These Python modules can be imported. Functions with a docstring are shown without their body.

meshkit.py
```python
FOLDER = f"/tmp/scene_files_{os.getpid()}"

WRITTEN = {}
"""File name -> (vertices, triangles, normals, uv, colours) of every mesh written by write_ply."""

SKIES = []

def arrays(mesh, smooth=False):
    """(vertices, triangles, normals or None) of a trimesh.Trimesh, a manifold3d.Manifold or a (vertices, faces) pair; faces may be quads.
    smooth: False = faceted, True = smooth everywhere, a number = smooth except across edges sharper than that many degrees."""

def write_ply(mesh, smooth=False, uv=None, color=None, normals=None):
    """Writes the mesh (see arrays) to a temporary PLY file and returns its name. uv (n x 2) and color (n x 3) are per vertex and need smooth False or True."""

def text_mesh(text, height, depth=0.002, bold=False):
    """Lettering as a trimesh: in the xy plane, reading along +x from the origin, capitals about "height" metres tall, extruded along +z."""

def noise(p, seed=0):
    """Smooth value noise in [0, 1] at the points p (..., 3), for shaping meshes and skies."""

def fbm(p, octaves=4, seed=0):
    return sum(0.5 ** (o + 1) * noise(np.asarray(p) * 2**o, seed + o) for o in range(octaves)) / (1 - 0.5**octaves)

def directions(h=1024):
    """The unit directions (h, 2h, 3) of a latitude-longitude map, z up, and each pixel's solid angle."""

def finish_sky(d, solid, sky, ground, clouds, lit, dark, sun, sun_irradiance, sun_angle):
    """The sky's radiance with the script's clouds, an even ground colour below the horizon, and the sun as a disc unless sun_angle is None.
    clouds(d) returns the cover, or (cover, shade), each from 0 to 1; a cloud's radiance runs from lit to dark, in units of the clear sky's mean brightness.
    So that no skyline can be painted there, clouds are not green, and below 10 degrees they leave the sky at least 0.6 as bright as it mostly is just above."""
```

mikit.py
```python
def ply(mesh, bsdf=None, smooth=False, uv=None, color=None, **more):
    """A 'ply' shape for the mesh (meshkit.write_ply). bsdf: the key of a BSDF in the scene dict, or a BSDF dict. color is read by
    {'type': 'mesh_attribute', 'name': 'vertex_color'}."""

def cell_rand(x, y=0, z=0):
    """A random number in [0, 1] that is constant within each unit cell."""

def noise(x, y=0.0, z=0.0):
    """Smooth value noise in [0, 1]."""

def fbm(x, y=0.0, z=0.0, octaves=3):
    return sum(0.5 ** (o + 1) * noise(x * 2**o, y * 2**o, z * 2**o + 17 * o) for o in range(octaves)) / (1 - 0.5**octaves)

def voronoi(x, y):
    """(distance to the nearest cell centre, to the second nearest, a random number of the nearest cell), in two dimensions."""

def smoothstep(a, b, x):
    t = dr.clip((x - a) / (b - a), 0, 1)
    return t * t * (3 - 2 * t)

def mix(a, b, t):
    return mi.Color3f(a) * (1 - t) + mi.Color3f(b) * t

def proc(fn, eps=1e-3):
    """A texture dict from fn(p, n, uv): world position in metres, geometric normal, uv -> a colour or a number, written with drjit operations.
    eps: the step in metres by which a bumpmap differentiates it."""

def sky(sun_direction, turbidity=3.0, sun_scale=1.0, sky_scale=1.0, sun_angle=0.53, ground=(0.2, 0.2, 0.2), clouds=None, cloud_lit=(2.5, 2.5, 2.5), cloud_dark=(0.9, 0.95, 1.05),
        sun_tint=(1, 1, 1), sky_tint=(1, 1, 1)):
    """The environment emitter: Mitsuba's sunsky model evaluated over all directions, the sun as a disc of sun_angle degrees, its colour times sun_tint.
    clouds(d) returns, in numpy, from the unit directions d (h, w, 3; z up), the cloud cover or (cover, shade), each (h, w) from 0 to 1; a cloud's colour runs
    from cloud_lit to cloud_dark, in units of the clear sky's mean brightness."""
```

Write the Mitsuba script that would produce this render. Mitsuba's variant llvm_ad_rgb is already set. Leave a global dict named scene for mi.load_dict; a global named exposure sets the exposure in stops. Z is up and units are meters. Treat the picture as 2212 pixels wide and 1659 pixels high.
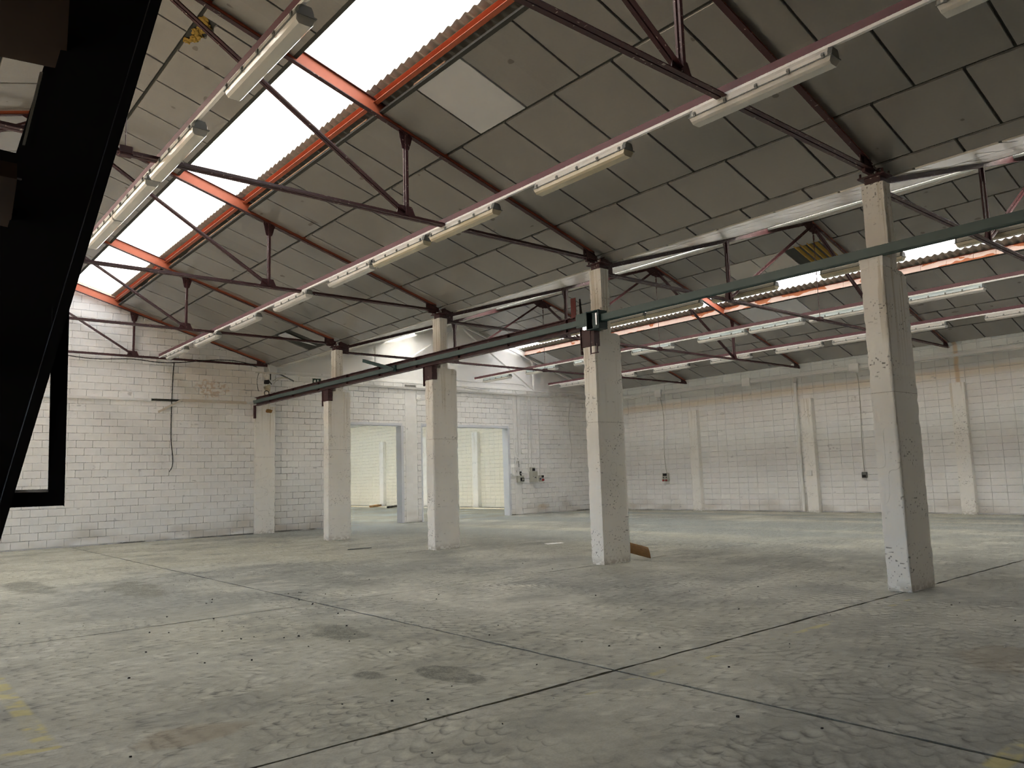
import math, random
import numpy as np, trimesh, mitsuba as mi, drjit as dr, mikit, meshkit
import manifold3d as m3
from shapely.geometry import Polygon, box as sbox
from mikit import noise, fbm, voronoi, smoothstep, mix, cell_rand, proc

T = mi.ScalarTransform4f
rng = random.Random(7)
scene, labels = {}, {}

# ------------------------------------------------------------------ camera, sky, exposure
CAM = np.array([23.536, -9.754, 1.456])
FWD = np.array([-0.7568, 0.6423, 0.1212])
UPV = np.array([0.1123, -0.0549, 0.9922])
scene['camera'] = {'type': 'perspective', 'fov': 67.09, 'fov_axis': 'x', 'near_clip': 0.05, 'far_clip': 400.0,
                   'to_world': T().look_at(origin=CAM.tolist(), target=(CAM + FWD).tolist(), up=UPV.tolist())}


def sky_clouds(d):
    c = meshkit.fbm(d * np.array([2.2, 2.2, 4.0]) + 3.1, 5)
    return np.clip((c - 0.40) * 3.0, 0, 1) * 0.6, np.clip((c - 0.6) * 3, 0, 1) * 0.4


scene['sky'] = mikit.sky((-0.35, -0.55, 0.76), turbidity=3.0, sun_scale=1.0, sky_scale=1.0, ground=(0.3, 0.28, 0.24), clouds=sky_clouds, sun_tint=(1.0, 0.965, 0.90))
exposure = 4.9

# ------------------------------------------------------------------ layout (metres; x along the aisle, y across, z up)
HW, M = 7.65, 0.305                 # half the width of a bay; slope of the roof
ZVA, ZVB = 5.32, 5.10               # underside of the roof panels at the valleys of the two bays
FX = [0.16, 4.76, 9.62, 14.48, 19.34, 24.20]   # the roof frames
XC = [4.76, 9.62, 14.48, 19.34]     # the columns
W2 = 15.3                           # the side wall
XB = -0.25                          # face of the end wall in the far bay
XEND = 30.0
SL = math.sqrt(1 + M * M)


# ------------------------------------------------------------------ helpers: names and entries
def numbered(key):
    if key not in scene and key not in labels:
        return key
    n = 1
    while f'{key}_{n:03d}' in scene or f'{key}_{n:03d}' in labels:
        n += 1
    return f'{key}_{n:03d}'


def thing(name, label, cat, group=None):
    k = numbered(name)
    labels[k] = {'label': label, 'category': cat}
    if group:
        labels[k]['group'] = group
    return k


def struct(name, label):
    labels[name] = {'label': label, 'kind': 'structure'}
    return name


counters = {}


def part(parent, name, shape, label=None, kind=None):
    base = f'{parent}__{name}'
    n = counters.get(base, 0)
    counters[base] = n + 1
    k = base if n == 0 else f'{base}_{n:03d}'
    scene[k] = shape
    if label or kind:
        labels[k] = {}
        if label:
            labels[k]['label'] = label
        if kind:
            labels[k]['kind'] = kind
    return k


def single(name, mesh, mat, label, cat, group=None, smooth=False):
    k = numbered(name)
    scene[k] = P(mesh, mat, smooth)
    labels[k] = {'label': label, 'category': cat}
    if group:
        labels[k]['group'] = group
    return k


def P(mesh, mat, smooth=False, tw=None, **kw):
    d = mikit.ply(mesh, mat, smooth=smooth, **kw)
    if tw is not None:
        d['to_world'] = tw
    return d


def at(shape, tw):
    return {**shape, 'to_world': tw}


def tr(x, y, z):
    return T().translate([float(x), float(y), float(z)])


# ------------------------------------------------------------------ helpers: meshes
cat = trimesh.util.concatenate


def bx(x0, x1, y0, y1, z0, z1):
    b = trimesh.creation.box((abs(x1 - x0), abs(y1 - y0), abs(z1 - z0)))
    b.apply_translation(((x0 + x1) / 2, (y0 + y1) / 2, (z0 + z1) / 2))
    return b


def hull(points):
    return trimesh.convex.convex_hull(np.asarray(points, float))


def cbx(x0, x1, y0, y1, z0, z1, c=0.006):
    pts = []
    for i in (0, 1):
        for j in (0, 1):
            for k in (0, 1):
                p = np.array([(x0, x1)[i], (y0, y1)[j], (z0, z1)[k]], float)
                s = np.array([1 - 2 * i, 1 - 2 * j, 1 - 2 * k]) * c
                for a in range(3):
                    q = p + s
                    q[a] = p[a]
                    pts.append(q)
    return hull(pts)


def bar(p0, p1, w, h, up=(0, 0, 1), off=(0, 0)):
    """A straight bar from p0 to p1, w wide across, h along 'up'."""
    p0, p1 = np.asarray(p0, float), np.asarray(p1, float)
    d = p1 - p0
    L = np.linalg.norm(d)
    d /= L
    s = np.cross(d, up)
    s /= np.linalg.norm(s)
    u = np.cross(s, d)
    b = trimesh.creation.box((L, w, h))
    m = np.eye(4)
    m[:3, 0], m[:3, 1], m[:3, 2], m[:3, 3] = d, s, u, (p0 + p1) / 2 + s * off[0] + u * off[1]
    if np.linalg.det(m[:3, :3]) < 0:
        m[:3, 1] *= -1
    b.apply_transform(m)
    return b


def angle2(p0, p1, w=0.05, gap=0.012, th=0.007, up=(0, 0, 1)):
    """Two steel angles back to back: legs down the middle, flanges on the lower side."""
    out = []
    for s in (-1, 1):
        out.append(bar(p0, p1, th, w, up, (s * (gap / 2 + th / 2), 0)))
        out.append(bar(p0, p1, w, th, up, (s * (gap / 2 + w / 2), -w / 2 + th / 2)))
    return cat(out)


def prism(pts2, axis, a0, a1):
    """Polygon extruded along an axis: 'x' takes (y,z), 'y' takes (x,z), 'z' takes (x,y)."""
    if isinstance(pts2, Polygon):
        rings = [list(pts2.exterior.coords)[:-1]] + [list(r.coords)[:-1] for r in pts2.interiors]
    else:
        rings = [list(pts2)]
    cs = m3.CrossSection([np.asarray(r, float) for r in rings], m3.FillRule.EvenOdd)
    me = m3.Manifold.extrude(cs, float(a1 - a0)).to_mesh()
    v, f = np.array(me.vert_properties[:, :3], float), np.array(me.tri_verts)
    v[:, 2] += a0
    if axis == 'x':
        v = v[:, [2, 0, 1]]
    elif axis == 'y':
        v = v[:, [0, 2, 1]]
        f = f[:, ::-1]
    return trimesh.Trimesh(v, f, process=False)


def tube(path, r, n=8, caps=True):
    p = np.asarray(path, float)
    t = np.gradient(p, axis=0)
    t /= np.linalg.norm(t, axis=1, keepdims=True) + 1e-12
    ref = np.array([0, 0, 1.0]) if abs(t[:, 2]).mean() < 0.8 else np.array([1.0, 0, 0])
    a = np.cross(t, ref)
    a /= np.linalg.norm(a, axis=1, keepdims=True) + 1e-12
    b = np.cross(t, a)
    ang = np.arange(n) * 2 * np.pi / n
    v = (p[:, None] + r * (np.cos(ang)[None, :, None] * a[:, None] + np.sin(ang)[None, :, None] * b[:, None])).reshape(-1, 3)
    f = []
    for i in range(len(p) - 1):
        for j in range(n):
            k = (j + 1) % n
            q = [i * n + j, i * n + k, (i + 1) * n + k, (i + 1) * n + j]
            f += [[q[0], q[1], q[2]], [q[0], q[2], q[3]]]
    if caps:
        f += [[0, j + 1, j] for j in range(1, n - 1)]
        o = (len(p) - 1) * n
        f += [[o, o + j, o + j + 1] for j in range(1, n - 1)]
    m = trimesh.Trimesh(v, np.array(f), process=False)
    return m


def smoothpath(pts, n=6):
    from scipy.interpolate import CubicSpline
    p = np.asarray(pts, float)
    s = np.concatenate([[0], np.cumsum(np.linalg.norm(np.diff(p, axis=0), axis=1))])
    return CubicSpline(s, p)(np.linspace(0, s[-1], n * (len(p) - 1) + 1))


def cyl(r, h, n=16, axis='z'):
    c = trimesh.creation.cylinder(r, h, sections=n)
    if axis == 'x':
        c.apply_transform(trimesh.transformations.rotation_matrix(np.pi / 2, [0, 1, 0]))
    if axis == 'y':
        c.apply_transform(trimesh.transformations.rotation_matrix(np.pi / 2, [1, 0, 0]))
    return c


def mv(m, x, y, z):
    m = m.copy()
    m.apply_translation((x, y, z))
    return m


def project(X):
    R = np.cross(FWD, UPV)
    d = np.asarray(X, float) - CAM
    z = d @ FWD
    return 1106 + 1668.3 * (d @ R) / z, 829.5 - 1668.3 * (d @ UPV) / z, z


# ------------------------------------------------------------------ materials
def rgb(r, g, b):
    return {'type': 'rgb', 'value': [r, g, b]}


def pbr(color, rough=0.6, spec=0.4, metallic=0.0, two=True, **kw):
    b = {'type': 'principled', 'base_color': color if isinstance(color, dict) else rgb(*color), 'roughness': rough, 'specular': spec, 'metallic': metallic, **kw}
    return {'type': 'twosided', 'bsdf': b} if two else b


def C3(v):
    return mi.Color3f(v)


def rect_mask(p, x0, x1, y0, y1, e=0.02):
    return smoothstep(x0 - e, x0 + e, p.x) * smoothstep(-x1 - e, -x1 + e, -p.x) * smoothstep(y0 - e, y0 + e, p.y) * smoothstep(-y1 - e, -y1 + e, -p.y)


def blob(p, x, y, rx, ry, n):
    d = dr.sqrt(dr.square((p.x - x) / rx) + dr.square((p.y - y) / ry))
    return smoothstep(1.15, 0.75, d + (n - 0.5) * 1.1)


ARCS = [  # centre, radius, tread width, angle range (degrees)
    (16.6, -1.4, 1.45, 0.30, -180, 60), (16.6, -1.4, 2.15, 0.34, -190, 80), (17.6, -2.1, 0.95, 0.28, 60, 290),
    (22.6, 0.2, 3.6, 0.34, 150, 300), (22.6, 0.2, 5.0, 0.36, 150, 290), (13.9, -1.0, 2.4, 0.30, 150, 330),
    (16.9, -9.3, 1.9, 0.26, 20, 150), (11.0, 6.0, 4.2, 0.34, -150, 20), (13.0, 9.0, 6.0, 0.34, -120, 0), (19.0, -9.0, 1.6, 0.30, 10, 140)]
LINES = [(21.2, -6.2, 64, 0.40), (20.6, -4.6, 64, 0.36), (18.6, -4.2, 70, 0.34), (17.4, -6.2, 96, 0.34), (14.2, -7.6, 100, 0.36), (21.8, -2.6, 75, 0.36), (12.4, -4.0, 20, 0.34)]


def tread(s, d, w, warp):
    """Lug prints: (inside the track, about -1 on the dark lug edges, up to +0.6 on the pale lugs)."""
    inside = smoothstep(w, w * 0.85, dr.abs(d))
    u = s / 0.125 + dr.abs(d) / w * 1.2 + warp * 1.1
    f = u - dr.floor(u)
    edge = smoothstep(0.0, 0.06, f) * smoothstep(0.30, 0.10, f)
    pale = smoothstep(0.30, 0.5, f) * smoothstep(1.0, 0.85, f)
    groove = smoothstep(0.025, 0.0, dr.abs(d) - 0.012)
    k = 0.35 + 0.9 * cell_rand(dr.floor(u), dr.select(d > 0, mi.Float(1), mi.Float(0)))
    return inside, (0.6 * pale - 1.1 * dr.maximum(edge, groove * 0.7)) * k


def scales(q, r, L, W_, warp, seed):
    """Rows of overlapping lug prints with curved, broken edges."""
    r = r + 0.05 * warp
    row = dr.floor(r / W_)
    fr = r / W_ - row - 0.5
    u = q / L + 0.5 * (row - 2 * dr.floor(row / 2)) + 0.7 * warp + 0.4 * cell_rand(row, seed) - 1.2 * fr * fr
    cell = dr.floor(u)
    f = u - cell
    k = cell_rand(row, cell, seed)
    dark = smoothstep(0.0, 0.05, f) * smoothstep(0.26, 0.07, f) * smoothstep(0.15, 0.5, k)
    pale = smoothstep(0.25, 0.5, f) * smoothstep(1.0, 0.8, f) * smoothstep(0.5, 0.36, dr.abs(fr)) * smoothstep(0.35, 0.9, k)
    return 0.75 * pale - 1.15 * dark


def floor_marks(p):
    n1 = noise(p.x * 5.0, p.y * 5.0, 3.0)
    n2 = noise(p.x * 13.0, p.y * 13.0, 7.0)
    warp = n1 * 0.75 + n2 * 0.35
    big = fbm(p.x * 0.55 + 7, p.y * 0.55, 0, 2)
    big2 = fbm(p.x * 0.8 + 1, p.y * 0.8 + 5, 3, 2)
    gone = smoothstep(0.30, 0.52, n1 * 0.6 + n2 * 0.4)
    total = mi.Float(0)
    for cx, cy, r, w, a0, a1 in ARCS:
        dx, dy = p.x - cx, p.y - cy
        rad = dr.sqrt(dx * dx + dy * dy)
        ang = dr.atan2(dy, dx) * (180 / math.pi)
        rel = ang - a0
        rel = rel - 360.0 * dr.floor(rel / 360.0)
        on = smoothstep(0, 12, rel) * smoothstep(a1 - a0, a1 - a0 - 14, rel)
        ins, pat = tread(rel * (math.pi / 180) * r, rad - r, w, warp)
        total = total + ins * on * pat
    for x, y, a, w in LINES:
        c, s_ = math.cos(math.radians(a)), math.sin(math.radians(a))
        dx, dy = p.x - x, p.y - y
        ins, pat = tread(dx * c + dy * s_, -dx * s_ + dy * c, w, warp)
        total = total + ins * pat * 0.9
    total = total * smoothstep(0.34, 0.58, big2) * (0.3 + 0.7 * gone)
    q, r = p.x * 0.42 + p.y * 0.91, -p.x * 0.91 + p.y * 0.42
    old = scales(q, r + 0.25 * fbm(q * 0.6, r * 0.6, 21, 2), 0.20, 0.085, warp, 3) * smoothstep(0.36, 0.50, big)
    q2, r2 = p.x * -0.35 + p.y * 0.94, -p.x * 0.94 - p.y * 0.35
    old = old + scales(q2, r2 + 0.2 * noise(q2 * 0.7, r2 * 0.7, 5), 0.15, 0.11, warp, 8) * smoothstep(0.56, 0.44, big) * smoothstep(0.30, 0.48, big2)
    streak = smoothstep(0.62, 0.80, noise(q * 2.2, r * 17.0, 4)) * smoothstep(0.45, 0.65, n1) + smoothstep(0.68, 0.84, noise(q2 * 2.6, r2 * 21.0, 9)) * smoothstep(0.5, 0.7, n2)
    return total, old * (0.4 + 0.8 * gone) - 0.55 * streak


def floor_color(p, n, uv):
    big = fbm(p.x * 0.16 + 3, p.y * 0.22 + 1, 0, 3)
    mid = fbm(p.x * 0.9, p.y * 0.7, 4, 3)
    dust = fbm(p.x * 2.1 + 4, p.y * 1.7, 6, 4)
    fine = fbm(p.x * 14, p.y * 14, 1, 3)
    grain = noise(p.x * 110, p.y * 110, 2)
    c = mix((0.262, 0.266, 0.252), (0.365, 0.356, 0.308), smoothstep(0.33, 0.68, big))
    c = mix(c, (0.47, 0.46, 0.41), smoothstep(0.48, 0.75, mid) * 0.5)
    c = mix(c, (0.185, 0.188, 0.178), smoothstep(0.46, 0.26, dust) * 0.40)
    c = mix(c, (0.50, 0.49, 0.45), smoothstep(0.56, 0.78, dust) * 0.35)
    c = mix(c, (0.47, 0.46, 0.42), blob(p, 15.6, -4.0, 2.2, 1.2, mid) * (0.35 + 0.5 * smoothstep(0.4, 0.7, dust)))          # paler dusty spot
    # grey-blue lanes across the far part
    lane = smoothstep(0.50, 0.70, fbm(p.x * 0.08 + 2, p.y * 0.45, 8, 3)) * smoothstep(1.0, 6.0, p.y + (p.x - 14) * -0.25)
    c = mix(c, (0.225, 0.245, 0.25), lane * 0.75)
    t, s = floor_marks(p)
    far = smoothstep(34, 10, dr.sqrt(dr.square(p.x - 21) + dr.square(p.y + 7)))
    c = c * dr.clip(1.0 + 0.22 * dr.clip(t, -1.4, 1.2) * (0.4 + 0.6 * far) + 0.22 * s * far, 0.4, 1.5)
    c = c * (0.80 + 0.26 * fine + 0.14 * grain)
    # dark gritty patches, oil and rust
    pn = fbm(p.x * 2.6, p.y * 2.6, 9, 3)
    patch = dr.maximum(dr.maximum(blob(p, 10.9, -6.5, 1.1, 0.35, pn), blob(p, 16.4, -6.05, 0.55, 0.24, pn)), dr.maximum(blob(p, 18.12, -6.68, 0.18, 0.12, pn), blob(p, 18.55, -6.25, 0.36, 0.14, pn)))
    patch = dr.maximum(patch, blob(p, 9.3, -7.6, 1.4, 0.3, pn) * 0.8)
    c = mix(c, C3((0.15, 0.15, 0.13)) * (0.6 + 0.9 * grain), patch * (0.55 + 0.35 * smoothstep(0.35, 0.6, fine)))
    rust = dr.maximum(blob(p, 18.6, -8.2, 0.22, 0.4, pn), blob(p, 21.3, -3.1, 0.35, 0.5, pn) * 0.6)
    c = mix(c, (0.24, 0.17, 0.09), rust * 0.45)
    # worn yellow floor paint
    wear = smoothstep(0.40, 0.58, fbm(p.x * 7, p.y * 7, 2, 3))
    yl = rect_mask(p, 14.8, 18.27, -8.88, -8.77) + rect_mask(p, 18.16, 18.27, -10.2, -8.77) + rect_mask(p, 21.95, 22.06, -6.5, -3.9)
    c = mix(c, (0.56, 0.48, 0.16), dr.minimum(yl, 1) * (0.10 + 0.55 * wear))
    y2 = rect_mask(p, 19.64, 19.71, -6.3, -0.6) * smoothstep(0.50, 0.66, fbm(p.x * 5, p.y * 3.1, 6, 2)) * wear
    c = mix(c, (0.50, 0.44, 0.18), y2 * 0.6)
    # dirt swept against the walls
    edge = dr.maximum(smoothstep(0.5, 0.05, p.x + 0.25), smoothstep(0.45, 0.05, 15.3 - p.y))
    c = mix(c, (0.20, 0.17, 0.12), edge * 0.6 * smoothstep(0.3, 0.6, mid))
    return dr.clip(c * C3((0.84, 0.86, 0.83)), 0.02, 0.9)


def floor_height(p, n, uv):
    return 0.0016 * noise(p.x * 30, p.y * 30, 2) + 0.005 * fbm(p.x * 4, p.y * 4, 1, 2)


def wall_paint(p, n, uv):
    big = fbm(p.x * 0.5 + p.y * 0.45, p.z * 0.6, 2, 3)
    cellr = cell_rand(dr.floor(p.x / 0.4), dr.floor(p.y / 0.4), dr.floor(p.z / 0.2))
    fine = fbm(p.x * 9, p.y * 9, p.z * 9, 2)
    c = mix((0.79, 0.79, 0.775), (0.86, 0.86, 0.845), big)
    c = c * (0.95 + 0.05 * cellr) * (0.96 + 0.06 * fine)
    low = smoothstep(0.55, 0.02, p.z + (noise(p.y * 1.6, p.x * 1.6, 4) - 0.5) * 0.7)
    c = mix(c, (0.42, 0.38, 0.32), low * 0.55 * smoothstep(0.25, 0.65, fbm(p.x * 1.2, p.y * 1.2, p.z * 3, 2)))
    # an ochre water stain on the end wall under the truss, and flaking paint near the skylight
    st = smoothstep(0.85, 0.5, dr.sqrt(dr.square((p.y + 1.65) / 0.75) + dr.square((p.z - 4.42) / 0.36)) + (fine - 0.5) * 0.7) * smoothstep(0.6, 0.2, p.x) * smoothstep(-0.25, -0.05, p.x)
    c = mix(c, (0.45, 0.30, 0.19), st * smoothstep(0.42, 0.62, fbm(p.y * 16, p.z * 16, 3, 2)) * 0.8)
    wide = smoothstep(1.3, 0.5, dr.sqrt(dr.square((p.y + 1.6) / 1.6) + dr.square((p.z - 4.6) / 0.7))) * smoothstep(0.6, 0.2, p.x) * smoothstep(-0.22, -0.05, p.x)
    c = mix(c, (0.62, 0.56, 0.46), wide * 0.45)
    # warm low light painted on the side wall: ochre band, greyer tone above
    side = smoothstep(15.0, 15.2, p.y)
    zb = p.z + (noise(p.x * 0.4, 3.0) - 0.5) * 0.05
    band = smoothstep(3.92, 4.18, zb) * smoothstep(4.40, 4.22, zb)
    c = mix(c, (0.70, 0.63, 0.52), side * band * 0.8)
    c = mix(c, (0.64, 0.66, 0.64), side * smoothstep(4.22, 4.45, zb))
    # rust run under the truss foot, dirt spots over the openings side
    run = side * smoothstep(0.09, 0.03, dr.abs(p.x - 14.64 + (noise(p.z * 5) - 0.5) * 0.06)) * smoothstep(3.7, 4.0, p.z)
    c = mix(c, (0.55, 0.42, 0.26), run * 0.75)
    spot = smoothstep(0.55, 0.1, dr.sqrt(dr.square((p.y - 11.9) / 0.8) + dr.square((p.z - 0.25) / 0.3)) + (fine - 0.5) * 0.5) * smoothstep(0.0, -0.1, p.x)
    c = mix(c, (0.62, 0.50, 0.36), spot * 0.6)
    # black scuffs
    sc = smoothstep(0.89, 0.94, noise(p.x * 3.1 + p.y * 3.3, p.z * 9.0, 11)) * smoothstep(0.6, 0.75, noise(p.x * 17 + p.y * 16, p.z * 31, 5))
    c = mix(c, (0.30, 0.30, 0.29), sc * 0.5)
    return dr.clip(c, 0.02, 0.9)


def mortar(p, n, uv):
    k = fbm(p.x * 2.3 + p.y * 2.1, p.z * 3.7, 4, 2)
    return mix((0.20, 0.20, 0.19), (0.62, 0.62, 0.61), smoothstep(0.38, 0.62, k))


def mortar_thin(p, n, uv):
    k = fbm(p.x * 2.3 + p.y * 2.1, p.z * 3.7, 4, 2)
    return mix((0.44, 0.44, 0.43), (0.62, 0.62, 0.61), smoothstep(0.35, 0.65, k))


def concrete_paint(p, n, uv):
    fine = fbm(p.x * 22, p.y * 22, p.z * 22, 2)
    c = mix((0.80, 0.785, 0.735), (0.87, 0.86, 0.82), fbm(p.x * 1.5, p.y * 1.5, p.z * 0.8, 3))
    v = fbm(p.x * 26 + p.y * 26, p.z * 0.9, 6, 2)
    top = smoothstep(2.2, 3.7, p.z)
    c = mix(c, (0.55, 0.50, 0.40), smoothstep(0.56, 0.72, v) * top * 0.55)
    pit = smoothstep(0.78, 0.84, noise(p.x * 40, p.y * 40, p.z * 40)) * smoothstep(0.45, 0.7, fbm(p.x * 3, p.y * 3, p.z * 3 + 9, 2))
    rows = 0.6 * smoothstep(0.025, 0.006, dr.abs(p.z / 0.36 - dr.floor(p.z / 0.36) - 0.5) * 0.36) * smoothstep(0.74, 0.80, noise(p.x * 50, p.y * 50, p.z * 40))
    c = mix(c, (0.16, 0.15, 0.13), dr.maximum(pit * 0.75, rows * 0.55))
    crack = smoothstep(0.008, 0.0, dr.abs(noise(p.x * 5 + 2, p.y * 5, p.z * 3.2) - 0.5)) * smoothstep(0.64, 0.74, fbm(p.x * 1.1 + p.y, p.z * 0.7, 31, 2))
    c = mix(c, (0.25, 0.24, 0.21), crack * 0.55)
    joint = smoothstep(0.006, 0.002, dr.abs(p.z - 2.35))
    c = mix(c, (0.40, 0.38, 0.34), joint * 0.7)
    base = smoothstep(0.16, 0.0, p.z)
    c = mix(c, (0.42, 0.39, 0.33), base * 0.6 * smoothstep(0.35, 0.6, fine))
    return dr.clip(c, 0.02, 0.9)


def panel_color(p, n, uv):
    big = fbm(p.x * 0.5, p.y * 0.5, 3, 2)
    fine = noise(p.x * 60, p.y * 60, 2)
    cr = cell_rand(dr.floor(p.x / 0.99), dr.floor(p.y / 1.11), 5)
    c = mix((0.250, 0.244, 0.226), (0.295, 0.288, 0.268), big) * (0.94 + 0.08 * cr) * (0.97 + 0.05 * fine)
    pin = smoothstep(0.955, 0.975, noise(p.x * 4.1, p.y * 4.1, 9))
    return mix(c, (0.12, 0.10, 0.08), pin * 0.7)


def sheet_color(p, n, uv):
    st = noise(p.x * 11.3, p.y * 0.3, 4)
    k = fbm(p.x * 3.0, p.y * 1.5, 1, 2)
    c = mix((0.80, 0.90, 0.95), (0.93, 0.95, 0.95), smoothstep(0.3, 0.7, st))
    leaf = smoothstep(0.66, 0.78, fbm(p.x * 2.2, p.y * 0.7, 17, 2)) * smoothstep(0.45, 0.7, noise(p.x * 30, p.y * 30, 2))
    return mix(c, (0.35, 0.28, 0.16), leaf * 0.6) * (0.85 + 0.2 * k)


def board_color(p, n, uv):
    k = fbm(p.x * 2.1, p.y * 2.0, p.z * 5, 3)
    return mix((0.50, 0.385, 0.33), (0.30, 0.10, 0.04), smoothstep(0.585, 0.61, k))


def plank_wood(p, n, uv):
    g = fbm(p.x * 3 + p.y * 30, p.z * 30 + p.x * 4, 3, 3)
    return mix((0.23, 0.13, 0.06), (0.36, 0.21, 0.09), g)


def plaster_color(p, n, uv):
    return mix((0.70, 0.70, 0.69), (0.78, 0.78, 0.77), fbm(p.y * 0.8, p.z * 1.2, 2, 3))


def plaster_height(p, n, uv):
    return 0.05 * fbm(p.y * 3.2 + p.z * 1.5, p.z * 3.5 - p.y, p.x * 3, 3)


def steel_color(p, n, uv):
    k = fbm(p.x * 6, p.y * 6, p.z * 6, 2)
    c = mix((0.038, 0.0135, 0.0155), (0.060, 0.020, 0.022), k)
    return mix(c, (0.5, 0.45, 0.4), smoothstep(0.87, 0.90, noise(p.x * 37, p.y * 37, p.z * 37)) * 0.5)


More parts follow.
